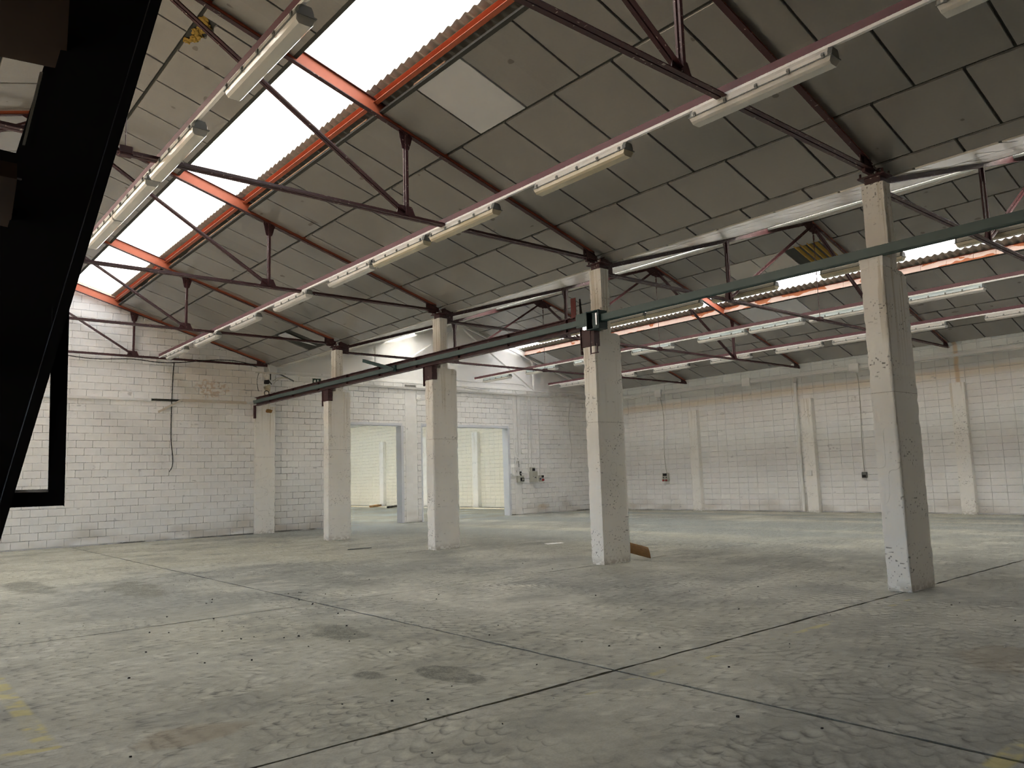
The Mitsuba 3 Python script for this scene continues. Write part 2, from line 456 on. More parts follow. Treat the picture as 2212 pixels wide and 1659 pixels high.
MAT = {
    'floor_mat': {'type': 'bumpmap', 'arbitrary': proc(floor_height, 4e-3), 'bsdf': pbr(proc(floor_color), 0.62, 0.35, two=False)},
    'block_paint': pbr(proc(wall_paint), 0.75, 0.25), 'block_cream': pbr((0.80, 0.77, 0.67), 0.75, 0.2), 'mortar_cream': pbr((0.50, 0.48, 0.41), 0.9, 0.1), 'panel_sheen': pbr((0.54, 0.52, 0.46), 0.30, 0.6), 'trunk_paint': pbr((0.64, 0.64, 0.62), 0.45, 0.4), 'housing_sky_tint': pbr((0.46, 0.54, 0.56), 0.3, 0.6), 'mortar_mat': pbr(proc(mortar), 0.9, 0.1), 'mortar_pale': pbr(proc(mortar_thin), 0.9, 0.1),  # paler panel carries painted sheen; bluish housing carries painted sky reflection
    'concrete_mat': pbr(proc(concrete_paint), 0.8, 0.2), 'panel_mat': pbr(proc(panel_color), 0.19, 0.6),
    'panel_new': pbr((0.60, 0.61, 0.62), 0.45, 0.45), 'panel_plywood': pbr((0.52, 0.50, 0.46), 0.6, 0.3),
    'floor_joint': pbr((0.03, 0.03, 0.028), 0.9, 0.1), 'joint_mat': pbr((0.055, 0.058, 0.052), 0.8, 0.2), 'steel_mat': pbr(proc(steel_color), 0.45, 0.5),
    'primer_orange': pbr((0.40, 0.105, 0.05), 0.5, 0.4), 'green_paint': pbr((0.075, 0.118, 0.115), 0.42, 0.5), 'dark_green': pbr((0.012, 0.042, 0.042), 0.35, 0.5),
    'white_paint': pbr((0.72, 0.72, 0.70), 0.5, 0.4), 'white_plastic': pbr((0.74, 0.74, 0.72), 0.4, 0.5), 'grey_plastic': pbr((0.42, 0.42, 0.37), 0.45, 0.5),
    'lamp_housing': pbr((0.50, 0.49, 0.45), 0.4, 0.5), 'lamp_dark': pbr((0.14, 0.15, 0.14), 0.4, 0.5), 'black_mat': pbr((0.012, 0.012, 0.012), 0.6, 0.3),
    'lamp_clear': pbr((0.56, 0.55, 0.51), 0.12, 0.9), 'lamp_aged': pbr((0.50, 0.45, 0.32), 0.18, 0.8),
    'sheet_mat': {'type': 'principledthin', 'base_color': proc(sheet_color), 'roughness': 0.5, 'diff_trans': 1.45, 'spec_trans': 0.0},
    'fibre_cement': pbr((0.28, 0.27, 0.23), 0.9, 0.2), 'board_mat': pbr(proc(board_color), 0.7, 0.3),
    'board_plain': pbr((0.60, 0.46, 0.34), 0.7, 0.3), 'insulation': pbr((0.30, 0.20, 0.05), 0.95, 0.1),
    'wood_mat': pbr(proc(plank_wood), 0.6, 0.3), 'stair_steel': pbr((0.010, 0.011, 0.016), 0.55, 0.25), 'stair_wood': pbr((0.055, 0.030, 0.018), 0.7, 0.2),
    'plaster_mat': {'type': 'twosided', 'bsdf': {'type': 'bumpmap', 'arbitrary': proc(plaster_height, 6e-3), 'bsdf': pbr(proc(plaster_color), 0.8, 0.2, two=False)}},
    'red_plastic': pbr((0.25, 0.02, 0.02), 0.4, 0.5), 'blue_plastic': pbr((0.02, 0.04, 0.16), 0.4, 0.5), 'chrome': pbr((0.7, 0.7, 0.7), 0.25, 0.5, 1.0),
    'paper_mat': pbr((0.85, 0.85, 0.84), 0.8, 0.2), 'debris_mat': pbr((0.04, 0.038, 0.035), 0.9, 0.1), 'debris_pale': pbr((0.55, 0.53, 0.48), 0.9, 0.1),
    'yard_mat': pbr((0.52, 0.46, 0.38), 0.9, 0.1), 'cardboard': pbr((0.27, 0.15, 0.055), 0.8, 0.2), 'sign_green': pbr((0.008, 0.03, 0.02), 0.4, 0.4), 'lintel_paint': pbr((0.66, 0.68, 0.72), 0.6, 0.3),
    'dirty_white': pbr((0.55, 0.50, 0.42), 0.7, 0.3), 'rear_wall_dark': pbr((0.16, 0.12, 0.10), 0.9, 0.1), 'plain_wall': pbr((0.72, 0.71, 0.68), 0.8, 0.2), 'outer_roof': pbr((0.30, 0.28, 0.26), 0.9, 0.1),
}
scene.update(MAT)
CEILS = {}

# ------------------------------------------------------------------ floor: concrete slabs with open joints
fl = struct('floor', 'dusty grey concrete floor of large slabs with open joints and tyre prints')
part(fl, 'base', P(bx(-27.5, XEND, -W2, W2 + 0.2, -0.30, -0.055), 'floor_joint'))


def jag(a, b, amp, seed):
    """A cut edge from a to b, broken a little."""
    a, b = np.array(a, float), np.array(b, float)
    L = np.linalg.norm(b - a)
    n = max(2, int(L / 0.09))
    t = np.linspace(0, 1, n + 1)
    p = a + (b - a) * t[:, None]
    nn = np.array([-(b - a)[1], (b - a)[0]]) / L
    q = np.stack([t * L * 7.0, np.full(n + 1, seed * 3.7), np.zeros(n + 1)], 1)
    k = (meshkit.noise(q, seed) - 0.5) + 1.4 * np.maximum(meshkit.noise(q * 0.35, seed + 9) - 0.62, 0)
    k[0] = k[-1] = 0
    return p + nn * (k * amp)[:, None]


xs = [-27.5, -14.7, -10.0, XB, 4.74, 9.628, 14.514, 19.40, 24.29, XEND]
ys = [-W2, -5.316, W2 + 0.1]
seed = 0
for i in range(len(xs) - 1):
    for j in range(2):
        gx = {19.40: 0.013, 24.29: 0.010}.get(xs[i], 0.006), {19.40: 0.013, 24.29: 0.010}.get(xs[i + 1], 0.006)
        gy = 0.012
        x0, x1, y0, y1 = xs[i] + gx[0], xs[i + 1] - gx[1], ys[j] + gy, ys[j + 1] - gy
        seed += 4
        near = xs[i + 1] > 9
        am = 0.022 if near else 0.0
        ring = np.vstack([jag((x0, y0), (x1, y0), am, seed)[:-1], jag((x1, y0), (x1, y1), am, seed + 1)[:-1], jag((x1, y1), (x0, y1), am, seed + 2)[:-1], jag((x0, y1), (x0, y0), am, seed + 3)[:-1]])
        part(fl, 'slab', P(prism(ring, 'z', -0.05, 0.0), 'floor_mat'))
# the yard outside the loading door, beyond the left wall
yard = struct('ground', 'sunlit concrete yard outside the loading door')
part(yard, 'paving', P(bx(-30, 60, -75, -W2 - 0.25, -0.25, -0.02), 'yard_mat'))


# ------------------------------------------------------------------ roof
def zA(y):
    return ZVA + M * (HW - abs(y + HW)) if y <= 0 else ZVB + M * (HW - abs(y - HW))


def slope_tw(yr, zr, s, x, t, lift):
    """Frame of a piece on a slope: x along the aisle, the second axis down the slope, the third up out of the roof."""
    c, sn = 1 / SL, M / SL
    X = np.array([1.0 * s, 0, 0])
    D = np.array([0, s * c, -sn])
    N = np.array([0, s * sn, c])
    o = np.array([x, yr + s * t, zr - M * t]) + N * lift
    m = np.eye(4)
    m[:3, 0], m[:3, 1], m[:3, 2], m[:3, 3] = X, D, N, o
    return T(m.tolist())


ROWS = [(0.02, 0.90), (0.90, 2.01), (3.30, 4.42), (4.42, 5.53), (5.53, 6.64), (6.64, 7.62)]
SK0, SK1 = 2.03, 3.28
panel_cache = {}


def panel_shape(lx, lt, mat):
    k = (round(lx, 3), round(lt, 3), mat)
    if k not in panel_cache:
        panel_cache[k] = P(cbx(-lx / 2, lx / 2, -lt / 2, lt / 2, 0, 0.035, 0.004), mat)
    return panel_cache[k]


def wave_sheet(lx, t0, t1, amp=0.026, pitch=0.177, n=8, thick=0.0):
    nx = int(round(lx / pitch * n))
    x = np.linspace(-lx / 2, lx / 2, nx + 1)
    z = amp * np.cos(2 * np.pi * (x + lx / 2) / pitch)
    v = np.concatenate([np.stack([x, np.full_like(x, t), z], 1) for t in (t0, t1)])
    m = nx + 1
    i = np.arange(nx)
    f = np.vstack([np.stack([i, i + 1, m + i + 1], 1), np.stack([i, m + i + 1, m + i], 1)])
    return trimesh.Trimesh(v, f, process=False)


GAPT, GAPX = 0.046, 0.030
SHEETW = 0.177 * 6
sheet_shape = P(wave_sheet(SHEETW + 0.06, SK0 * SL - 0.22, SK1 * SL + 0.14), 'sheet_mat', smooth=True)
fibre_shape = P(wave_sheet(SHEETW + 0.06, SK1 * SL - 0.24, SK1 * SL + 0.32), 'fibre_cement', smooth=True)


def closed_frame(yr, zr, s):
    c, sn = 1 / SL, M / SL
    m = np.eye(4)
    m[:3, 0], m[:3, 1], m[:3, 2] = (1, 0, 0), (0, s * c, -sn), (0, s * sn, c)
    m[:3, 3] = (0, yr + s * SK0, zr - M * SK0)
    return m


def build_slope(cname, clabel, wname, wlabel, yr, zr, s, x0, x1, xoff, parts_to, skip=(), special=None, style='orange', sk_top='orange', tail=(7.62,), sk_end=20.6, base='panel_mat'):
    cl = struct(cname, clabel)
    px0, x0 = x0, -0.25
    # dark sheet above the panels, open at the skylight
    rows = ROWS[:-1] + [(6.64, tail[0])] + [(tail[i], tail[i + 1]) for i in range(len(tail) - 1)]
    for a, b in ((-0.05, SK0), (SK1, tail[-1] + 0.01)):
        L = (b - a) * SL
        part(cl, 'backing', P(bx(-(x1 - x0) / 2, (x1 - x0) / 2, 0, L, 0.032, 0.05), 'joint_mat', tw=slope_tw(yr, zr, s, (x0 + x1) / 2, a, 0)))
    for r, (a, b) in enumerate(rows):
        off = (14.65, 14.15)[r] if r < 2 else xoff + (0.495 if r in (3, 5, 7) else 0.0)
        k0 = math.floor((x0 - off) / 0.99)
        x = off + k0 * 0.99
        while x < x1:
            xa, xb = max(x, px0) + GAPX / 2, min(x + 0.99, x1) - GAPX / 2
            x += 0.99
            if xb - xa < 0.05:
                continue
            xm = (xa + xb) / 2
            if xm > parts_to or any(r == q[0] and q[1] < xm < q[2] for q in skip):
                continue
            mat = base
            for q in special or ():
                if r == q[0] and q[1] < xm < q[2]:
                    mat = q[3]
            lt = (b - a) * SL - GAPT
            part(cl, 'panel', at(panel_shape(xb - xa, lt, mat), slope_tw(yr, zr, s, xm, (a + b) / 2, rng.uniform(0, 0.004))))
    # the skylight
    wn = struct(wname, wlabel)
    x = x0 + SHEETW / 2
    part(wn, 'closed_part', P(bx(sk_end, x1, 0, (SK1 - SK0) * SL, 0.032, 0.05), 'joint_mat', tw=T(closed_frame(yr, zr, s).tolist())))  # unseen stretch of skylight closed off to darken the rear of the hall
    cf = closed_frame(yr, zr, s)
    for xe in (px0 - 0.03, sk_end):
        part(wn, 'end_board', P(bx(xe - 0.01, xe + 0.01, -0.25, (SK1 - SK0) * SL + 0.2, 0.0, 0.30), 'board_plain', tw=T(cf.tolist())))
    while x - SHEETW / 2 < sk_end:
        part(wn, 'sheet', at(sheet_shape, slope_tw(yr, zr, s, x, 0, 0.27)))
        if x < 26:
            part(wn, 'edge_sheet', at(fibre_shape, slope_tw(yr, zr, s, x, 0, 0.245)))
        x += SHEETW
    Lx = x1 - x0
    xm = (x0 + x1) / 2
    tw = lambda t: slope_tw(yr, zr, s, xm, t, 0)
    # upper closing purlin, lower channel purlin
    part(wn, 'upper_purlin', P(bx(-Lx / 2, Lx / 2, -0.035, 0.0, 0.0, 0.25), 'primer_orange' if sk_top == 'orange' else 'white_paint', tw=tw(SK0)))
    ch = cat([bx(-Lx / 2, Lx / 2, 0.03, 0.037, 0.085, 0.215), bx(-Lx / 2, Lx / 2, -0.03, 0.03, 0.208, 0.215), bx(-Lx / 2, Lx / 2, -0.03, 0.03, 0.085, 0.092)])
    part(wn, 'lower_purlin', P(ch, 'primer_orange', tw=tw(SK1 - 0.10 if style == 'orange' else SK1 + 0.06)))
    part(wn, 'edge_trim', P(bx(-Lx / 2, Lx / 2, -0.004, 0.05, -0.004, 0.032), 'joint_mat', tw=tw(SK1)))
    part(wn, 'edge_trim', P(bx(-Lx / 2, Lx / 2, -0.05, 0.004, -0.004, 0.032), 'joint_mat', tw=tw(SK0)))
    part(wn, 'void_back', P(bx(-Lx / 2, Lx / 2, 0.30, 0.31, 0.052, 0.25), 'joint_mat', tw=tw(SK1)))
    # fibre boards closing the gap at the lower edge
    r2 = random.Random(hash(cname) % 1 + len(cname))
    x = x0 + 0.05
    while x < min(x1, 25):
        lb = r2.choice((0.62, 0.74, 0.82, 0.5))
        if style == 'orange':
            keep = r2.random() < 0.62 if x < 14 else (r2.random() < 0.30)
            hgt, mat = 0.085, 'board_plain'
        else:
            keep = r2.random() < 0.88
            hgt, mat = 0.165, 'board_mat'
        if keep:
            q = slope_tw(yr, zr, s, x + lb / 2, SK1 - (0.0 if style == 'orange' else 0.016), 0)
            part(wn, 'board', P(bx(-lb / 2 + 0.004, lb / 2 - 0.004, 0.0, 0.012, 0.002, hgt), mat, tw=q))
        x += lb
    return cl, wn


XR0 = 0.02
ZRA, ZRB = ZVA + M * HW, ZVB + M * HW
build_slope('ceiling', 'grey insulation panel ceiling of the near bay, slope falling to the column row', 'window_1', 'corrugated translucent skylight strip over the near bay with red purlins', -HW, ZRA, 1,
            XR0, XEND, 17.33, 26.0, skip=[(5, 3.0, 3.6), (1, 13.4, 14.0)], special=[(2, 15.4, 16.3, 'panel_new')], style='orange', tail=(7.70, 8.0))
build_slope('ceiling_002', 'grey panel ceiling of the near bay, slope on the far side of its ridge', 'window_2', 'skylight strip in the outer slope of the near bay', -HW, ZRA, -1, XR0, XEND, 17.0, 21.0, sk_end=14.0)
build_slope('ceiling_003', 'grey panel ceiling of the far bay rising from the column row to the ridge', 'window_3', 'skylight strip seen edge-on in the rising slope of the far bay', HW, ZRB, -1, XB + 0.02, XEND, 17.2, 25.0, style='pale', sk_top='white', tail=(7.30,), sk_end=27.0, base='panel_sheen')
build_slope('ceiling_004', 'grey panel ceiling of the far bay falling to the side wall', 'window_4', 'skylight strip of the far bay with flaking pale boards along its lower edge', HW, ZRB, 1, XB + 0.02, XEND, 17.01, 25.0,
            skip=[(1, 13.45, 14.4)], special=[(1, 10.9, 13.4, 'panel_plywood'), (2, 10.4, 12.3, 'panel_new'), (2, 0.5, 1.4, 'panel_new')], style='pale', sk_end=27.0)
# corrugated roof seen where a panel is missing, and the torn insulation
part('ceiling_004', 'roof_sheet', P(wave_sheet(SHEETW, 0.8 * SL, 2.05 * SL), 'insulation', True, tw=slope_tw(HW, ZRB, 1, 13.95, 0, 0.02)), 'ochre corrugated roofing bared by a missing panel')


def lump(seed, sx, sy, sz, amp=0.35, sub=3):
    m = trimesh.creation.icosphere(sub, 1.0)
    v = np.array(m.vertices)
    v *= (1 + amp * (meshkit.fbm(v * 2.0 + seed * 3.3, 3, seed) - 0.5) * 2)[:, None]
    return trimesh.Trimesh(v * [sx, sy, sz], m.faces, process=False)


torn = [(-0.48, -0.55), (-0.22, -0.555), (-0.20, -0.50), (-0.10, -0.47), (-0.06, -0.42), (0.05, -0.44), (0.11, -0.37), (0.22, -0.40), (0.30, -0.34), (0.41, -0.38), (0.48, -0.36), (0.48, 0.555), (-0.48, 0.555)]
part('ceiling', 'torn_panel', P(prism(torn, 'z', 0, 0.03), 'panel_mat', tw=slope_tw(-HW, ZRA, 1, 13.655, 1.455, 0.0)), 'panel with a ragged torn edge')
for i in range(7):
    part('ceiling', 'torn_insulation', P(lump(3 + i, 0.075, 0.055, 0.018, 0.9), 'insulation', True, tw=slope_tw(-HW, ZRA, 1, 13.46 + 0.10 * i, 0.965 + 0.03 * (i % 3), 0.018 - 0.008 * (i % 2))), 'yellow insulation torn out at a panel edge')
part('ceiling', 'sagging_panel', P(prism([(-0.02, -0.5), (0.46, -0.5), (0.46, 0.46)], 'z', 0, 0.02), 'panel_new', tw=slope_tw(-HW, ZRA, 1, 3.2, 7.15, -0.02)), 'white panel sagging out of its grid')
# ------------------------------------------------------------------ walls of blocks
bcache = {}


def block_mesh(w, h, dep=0.012, c=0.004):
    v = np.array([[0, 0, 0], [w, 0, 0], [w, h, 0], [0, h, 0], [c, c, dep], [w - c, c, dep], [w - c, h - c, dep], [c, h - c, dep]], float)
    f = [[4, 5, 6], [4, 6, 7]]
    for a, b in ((0, 1), (1, 2), (2, 3), (3, 0)):
        f += [[a, b, b + 4], [a, b + 4, a + 4]]
    return trimesh.Trimesh(v, np.array(f), process=False)


def block_shape(w, h):
    k = (round(w, 3), round(h, 3))
    if k not in bcache:
        bcache[k] = P(block_mesh(*k), 'block_paint')
    return bcache[k]


def block_wall(key, origin, ud, nd, region, holes, bond, z0, z1, u0, u1, h=0.2, w=0.4, joint=0.007, limit=300, plain=(), first=0.0, mat='block_paint'):
    """Blocks over a polygon region in (u, z); ud: world direction of u, nd: outward normal."""
    ud, nd, origin = np.array(ud, float), np.array(nd, float), np.array(origin, float)
    vd = np.array([0, 0, 1.0])
    flip = np.dot(np.cross(ud, vd), nd) < 0
    cells, rag = [], []
    reg = region
    for hh in holes:
        reg = reg.difference(hh)
    rows = int(math.ceil((z1 - z0) / h))
    for r in range(rows):
        za, zb = z0 + r * h, z0 + (r + 1) * h
        off = (r % 2) * w / 2 if bond == 'running' else 0.0
        k0 = math.floor((u0 - off - first) / w)
        u = first + off + k0 * w
        while u < u1:
            jj = joint / 2
            b = sbox(u + jj, za + jj, u + w - jj, zb - jj)
            u += w
            if not reg.intersects(b):
                continue
            q = reg.intersection(b)
            if q.area < 0.002:
                continue
            if any(p.contains(q.centroid) for p in plain):
                continue
            for g in getattr(q, 'geoms', [q]):
                if g.area < 0.002:
                    continue
                mx = g.minimum_rotated_rectangle.area if g.area > 0 else 0
                bb = g.bounds
                isrect = abs((bb[2] - bb[0]) * (bb[3] - bb[1]) - g.area) < 1e-5
                cells.append((g, isrect))
    # the largest in view become parts, the rest one mesh
    def size(c):
        u_, z_ = c[0].centroid.coords[0]
        px, py, d = project(origin + ud * u_ + vd * z_)
        if d < 0.3 or not (-60 < px < 2270 and -60 < py < 1720):
            return 0.0
        return c[0].area * abs(np.dot(nd, origin + ud * u_ + vd * z_ - CAM)) / d ** 3
    cells.sort(key=size, reverse=True)
    rest = []
    for i, (g, isrect) in enumerate(cells):
        bb = g.bounds
        j1 = rng.uniform(0, 0.0025)
        if isrect:
            m4 = np.eye(4)
            m4[:3, 0], m4[:3, 1], m4[:3, 2] = ud, vd, nd
            m4[:3, 3] = origin + ud * bb[0] + vd * bb[1] + nd * j1
            if i < limit and size((g, True)) > 0:
                part(key, 'block', at(block_shape(bb[2] - bb[0], bb[3] - bb[1]), T(m4.tolist())))
            else:
                m = block_mesh(bb[2] - bb[0], bb[3] - bb[1])
                m.apply_transform(m4)
                rest.append(m)
        else:
            pts = np.array(g.exterior.coords)[:-1]
            m = prism(pts, 'z', 0, 0.012)
            m4 = np.eye(4)
            m4[:3, 0], m4[:3, 1], m4[:3, 2], m4[:3, 3] = ud, vd, nd, origin
            m.apply_transform(m4)
            rest.append(m)
    if rest:
        part(key, 'block_field', P(cat(rest), mat), kind='stuff')


gableA = Polygon([(-W2, 0), (0.1, 0), (0.1, ZVA - 0.03), (-HW, ZRA + 0.22), (-W2, ZVA)])
wl = struct('wall_left', 'white painted block end wall of the near bay')
part(wl, 'masonry', P(prism(gableA, 'x', -0.25, 0.0), 'mortar_mat'))
vis = Polygon([(-W2 + 0.02, 0.02), (-0.05, 0.02), (-0.05, ZVA - 0.02), (-HW, ZRA + 0.2), (-W2 + 0.02, ZVA - 0.02)])
block_wall(wl, (0.0, 0, 0), (0, 1, 0), (1, 0, 0), vis, [], 'running', 0.03, 8.0, -W2, -0.05, first=0.13)

wf = struct('wall_far', 'white painted block end wall of the far bay with two wide openings')
D1, D2, DH = (2.62, 5.12), (6.02, 10.10), 3.46
bodyB = Polygon([(-0.3, 0), (W2 + 0.3, 0), (W2 + 0.3, ZVB - 0.02), (HW, ZRB + 0.22), (-0.3, ZVB)])
holes = [sbox(D1[0], -1, D1[1], DH), sbox(D2[0], -1, D2[1], DH)]
for hh in holes:
    bodyB = bodyB.difference(hh)
part(wf, 'masonry', P(prism(bodyB, 'x', XB - 0.30, XB), 'mortar_mat'))
lowB = sbox(0.05, 0.02, W2 - 0.01, 5.02)
strips = [sbox(5.30, 0, 5.80, DH + 1.5), sbox(10.42, 0, 10.78, DH + 1.4)]
block_wall(wf, (XB, 0, 0), (0, 1, 0), (1, 0, 0), lowB, holes + strips, 'running', 0.03, 5.03, 0.05, W2, first=0.02, joint=0.009)
for a, b, zt in ((5.30, 5.80, DH + 1.36), (10.42, 10.78, 4.83)):
    part(wf, 'concrete_strip', P(bx(XB, XB + 0.014, a + 0.004, b - 0.004, 0.02, zt), 'block_paint'))
gab = Polygon([(0.02, 5.14), (W2 - 0.02, 5.10), (W2 - 0.02, ZVB), (HW, ZRB + 0.2), (0.02, ZVB + 0.15)])
part(wf, 'gable_plaster', P(prism(gab, 'x', XB, XB + 0.03), 'plaster_mat'), 'rough white plaster of the gable')
part(wf, 'bond_beam', P(bx(XB, XB + 0.05, 0.05, W2 - 0.02, 5.03, 5.14), 'block_paint'))
for i, (a, b) in enumerate((D1, D2)):
    dk = struct(f'door_{i + 1}', ('narrower' if i == 0 else 'wider') + ' open doorway through the far end wall, lined with white steel')
    part(dk, 'lintel', P(cbx(XB - 0.31, XB + 0.035, a - 0.04, b + 0.04, DH - 0.005, DH + 0.085, 0.004), 'lintel_paint'))
    part(dk, 'jamb', P(cbx(XB - 0.31, XB + 0.03, a - 0.05, a + 0.005, 0.0, DH, 0.004), 'lintel_paint'))
    part(dk, 'jamb', P(cbx(XB - 0.31, XB + 0.03, b - 0.005, b + 0.10, 0.0, DH, 0.004), 'lintel_paint'))

wr = struct('wall_right', 'long white painted block side wall of the far bay')
part(wr, 'masonry', P(bx(XB - 0.3, XEND, W2, W2 + 0.25, 0, ZVB + 0.15), 'mortar_pale'))
block_wall(wr, (0, W2, 0), (1, 0, 0), (0, -1, 0), sbox(XB + 0.02, 0.02, 25.0, ZVB + 0.03), [], 'stack', 0.03, 5.2, XB, 25.0, first=0.05, joint=0.008)
wb = struct('wall_beyond', 'cream lit block wall of the next hall seen through the doorways')
part(wb, 'masonry', P(bx(-27.5, XB - 0.3, W2, W2 + 0.25, 0, ZVB + 0.15), 'mortar_cream'))
block_wall(wb, (0, W2, 0), (1, 0, 0), (0, -1, 0), sbox(-27.0, 0.02, -0.6, ZVB), [], 'stack', 0.03, 5.1, -27.0, -0.6, limit=0, first=0.05, joint=0.010, mat='block_cream')


def pilaster(x, name_parent, zt=3.88, w=0.40, d=0.20, xw=None):
    m = rough_prism([(x - w / 2, W2 - d), (x + w / 2, W2 - d), (x + w / 2, W2 + 0.02), (x - w / 2, W2 + 0.02)], 0, zt, 11 + x)
    part(name_parent, 'pilaster', P(m, 'concrete_mat', 40))


def rough_prism(poly, z0, z1, seed, amp=0.006, step=0.05):
    """A cast concrete shaft: its edges chipped and its faces a little uneven."""
    m = prism(poly, 'z', z0, z1)
    mm = m3.Manifold(m3.Mesh(np.asarray(m.vertices, np.float32), np.asarray(m.faces, np.uint32))).refine_to_length(step)
    me = mm.to_mesh()
    v, f = np.array(me.vert_properties[:, :3], float), np.array(me.tri_verts)
    P2 = np.asarray(poly, float)
    d = np.min(np.linalg.norm(v[:, None, :2] - P2[None], axis=2), axis=1)
    c = P2.mean(0)
    q = v * 9.0 + seed * 1.7
    chip = np.clip(meshkit.fbm(q, 3, int(seed)) - 0.40, 0, 1) * 3.0 * amp * 2.6
    k = np.where(d < 0.012, chip, 0.0)
    out = v[:, :2] - c
    out /= np.linalg.norm(out, axis=1, keepdims=True) + 1e-9
    v[:, :2] -= out * k[:, None]
    return trimesh.Trimesh(v, f, process=False)


for x in (0.35, 5.07, 9.84, 14.66, 19.5):
    pilaster(x, wr)
for x in (-18.5, -13.7, -8.95, -4.2):
    pilaster(x, wb, 3.95, 0.45, 0.22)

# walls out of view: the left side wall with its loading door, the wall behind the camera, the next hall
ws = struct('wall_side', 'outer side wall of the near bay with a loading door, out of view')
LD = (10.0, 15.6)
side = sbox(0, 0, XEND, ZVA + 0.1).difference(sbox(LD[0], -1, LD[1], 3.4))
part(ws, 'masonry', P(prism(side, 'y', -W2 - 0.25, -W2), 'plain_wall'))
wn_ = struct('wall_near', 'wall behind the camera')
part(wn_, 'masonry', P(prism(Polygon([(-W2, 0), (W2, 0), (W2, ZVB), (HW, ZRB + 0.3), (0, ZVA), (-HW, ZRA + 0.3), (-W2, ZVA)]), 'x', XEND, XEND + 0.25), 'rear_wall_dark'))  # unseen rear wall given a dark tone to dim the near floor
wh = struct('wall_hall', 'enclosing walls and roof of the next hall')
part(wh, 'end', P(bx(-27.75, -27.5, -1, W2 + 0.2, 0, 8), 'plain_wall'))
part(wh, 'side', P(bx(-27.5, XB - 0.3, -1.2, -1.0, 0, 8), 'plain_wall'))
for s in (1, -1):
    for a, b in ((0.0, 1.6), (3.3, HW + 0.6)):
        part(wh, 'roof', P(bx(-13.6, 13.6, 0, (b - a) * SL, 0.03, 0.06), 'panel_new', tw=slope_tw(HW, ZRB, s, -13.95, a, 0)))
    part(wh, 'roof_light', P(bx(-13.6, 13.6, 0, 2.7 * SL, 0.25, 0.26), 'sheet_mat', tw=slope_tw(HW, ZRB, s, -13.95, 1.58, 0)))

# ------------------------------------------------------------------ concrete columns
ordn = ['nearest', 'second', 'third', 'fourth']
col_desc = {3: 'big white concrete column at the right, nearest the camera, with a broken left edge', 2: 'white concrete column with a dark green box on it and a brown board at its foot',
            1: 'white concrete column between the two open doorways, third from the camera', 0: 'white concrete column farthest from the camera, beside the end wall pilaster'}
AX = 0.14
for i in (3, 2, 1, 0):
    x = XC[i]
    k = thing('concrete_column', col_desc[i], 'column')
    zt = 3.90
    if i == 3:
        low = rough_prism([(x - AX, -0.327), (x + AX, -0.327), (x + AX, 0.327), (x - AX, 0.327)], 0, zt, 5 + i)
        v = np.array(low.vertices)
        sel = (v[:, 2] > zt - 0.03) & (v[:, 1] > 0.2)
        v[sel, 2] -= (v[sel, 1] - 0.2) * 0.6
        low.vertices = v
        part(k, 'shaft', P(low, 'concrete_mat', 35))
        part(k, 'beam_seat', P(rough_prism([(x - AX - 0.01, -0.335), (x + AX + 0.01, -0.335), (x + AX + 0.01, -0.10), (x - AX - 0.01, -0.10)], zt, 4.02, 50), 'concrete_mat', 35))
    else:
        a = rough_prism([(x - AX, -0.327), (x + AX, -0.327), (x + AX, 0.327), (x - AX, 0.327)], 0, 3.64, 5 + i)
        b = rough_prism([(x - AX, -0.20), (x + AX, -0.20), (x + AX, 0.327), (x - AX, 0.327)], 3.64, zt, 15 + i)
        v = np.array(b.vertices)
        sel = (v[:, 2] > zt - 0.03) & (v[:, 1] > 0.25)
        v[sel, 2] -= (v[sel, 1] - 0.25) * 0.4
        b.vertices = v
        part(k, 'shaft', P(cat([a, b]), 'concrete_mat', 35))
        part(k, 'steel_bracket', P(cat([bx(x - 0.15, x + 0.15, -0.34, -0.205, 3.645, 3.94), bx(x - 0.165, x - 0.15, -0.36, -0.20, 3.52, 3.94)]), 'steel_mat'), 'maroon steel bracket under the rail beam')
    part(k, 'upper_shaft', P(rough_prism([(x - AX, -0.102), (x + AX, -0.102), (x + AX, 0.102), (x - AX, 0.102)], zt, 5.03, 25 + i, 0.005), 'concrete_mat', 35))
    cap = [bx(x - 0.10, x + 0.10, -0.08, 0.08, 5.03, 5.12), bx(x - 0.17, x + 0.17, -0.12, 0.12, 5.12, 5.14), bx(x - 0.02, x + 0.02, -0.30, -0.10, 5.14, 5.34), bx(x - 0.02, x + 0.02, 0.08, 0.26, 5.12, 5.24)]
    part(k, 'bearing', P(cat(cap), 'steel_mat'), 'dark steel bearing on the column head')
    for sx in (-1, 1):
        for sy in (-1, 1):
            part(k, 'bolt', P(mv(cyl(0.014, 0.06, 8), x + sx * 0.14, sy * 0.09, 5.165), 'steel_mat'))

k = thing('wall_column', 'chipped white concrete half column standing against the end wall below the rail beam', 'column')
pm = rough_prism([(-0.22, -0.36), (0.06, -0.36), (0.06, 0.30), (-0.22, 0.30)], 0, 3.93, 33, 0.010)
part(k, 'shaft', P(pm, 'concrete_mat', 35))
part(k, 'upper_shaft', P(rough_prism([(-0.22, -0.12), (0.03, -0.12), (0.03, 0.12), (-0.22, 0.12)], 3.93, 5.02, 43), 'concrete_mat', 35))
part(k, 'rusty_spall', P(mv(lump(8, 0.012, 0.11, 0.06, 0.5), 0.06, 0.08, 3.80), 'cardboard', True), 'rust brown spalled patch near the top')

# ------------------------------------------------------------------ roof trusses
frame_words = ['against the end wall', 'over the fourth column', 'over the third column', 'over the column with the green box', 'over the nearest column', 'over the camera']


def gusset(x, pts, th=0.012):
    return prism(pts, 'x', x - th / 2, x + th / 2)


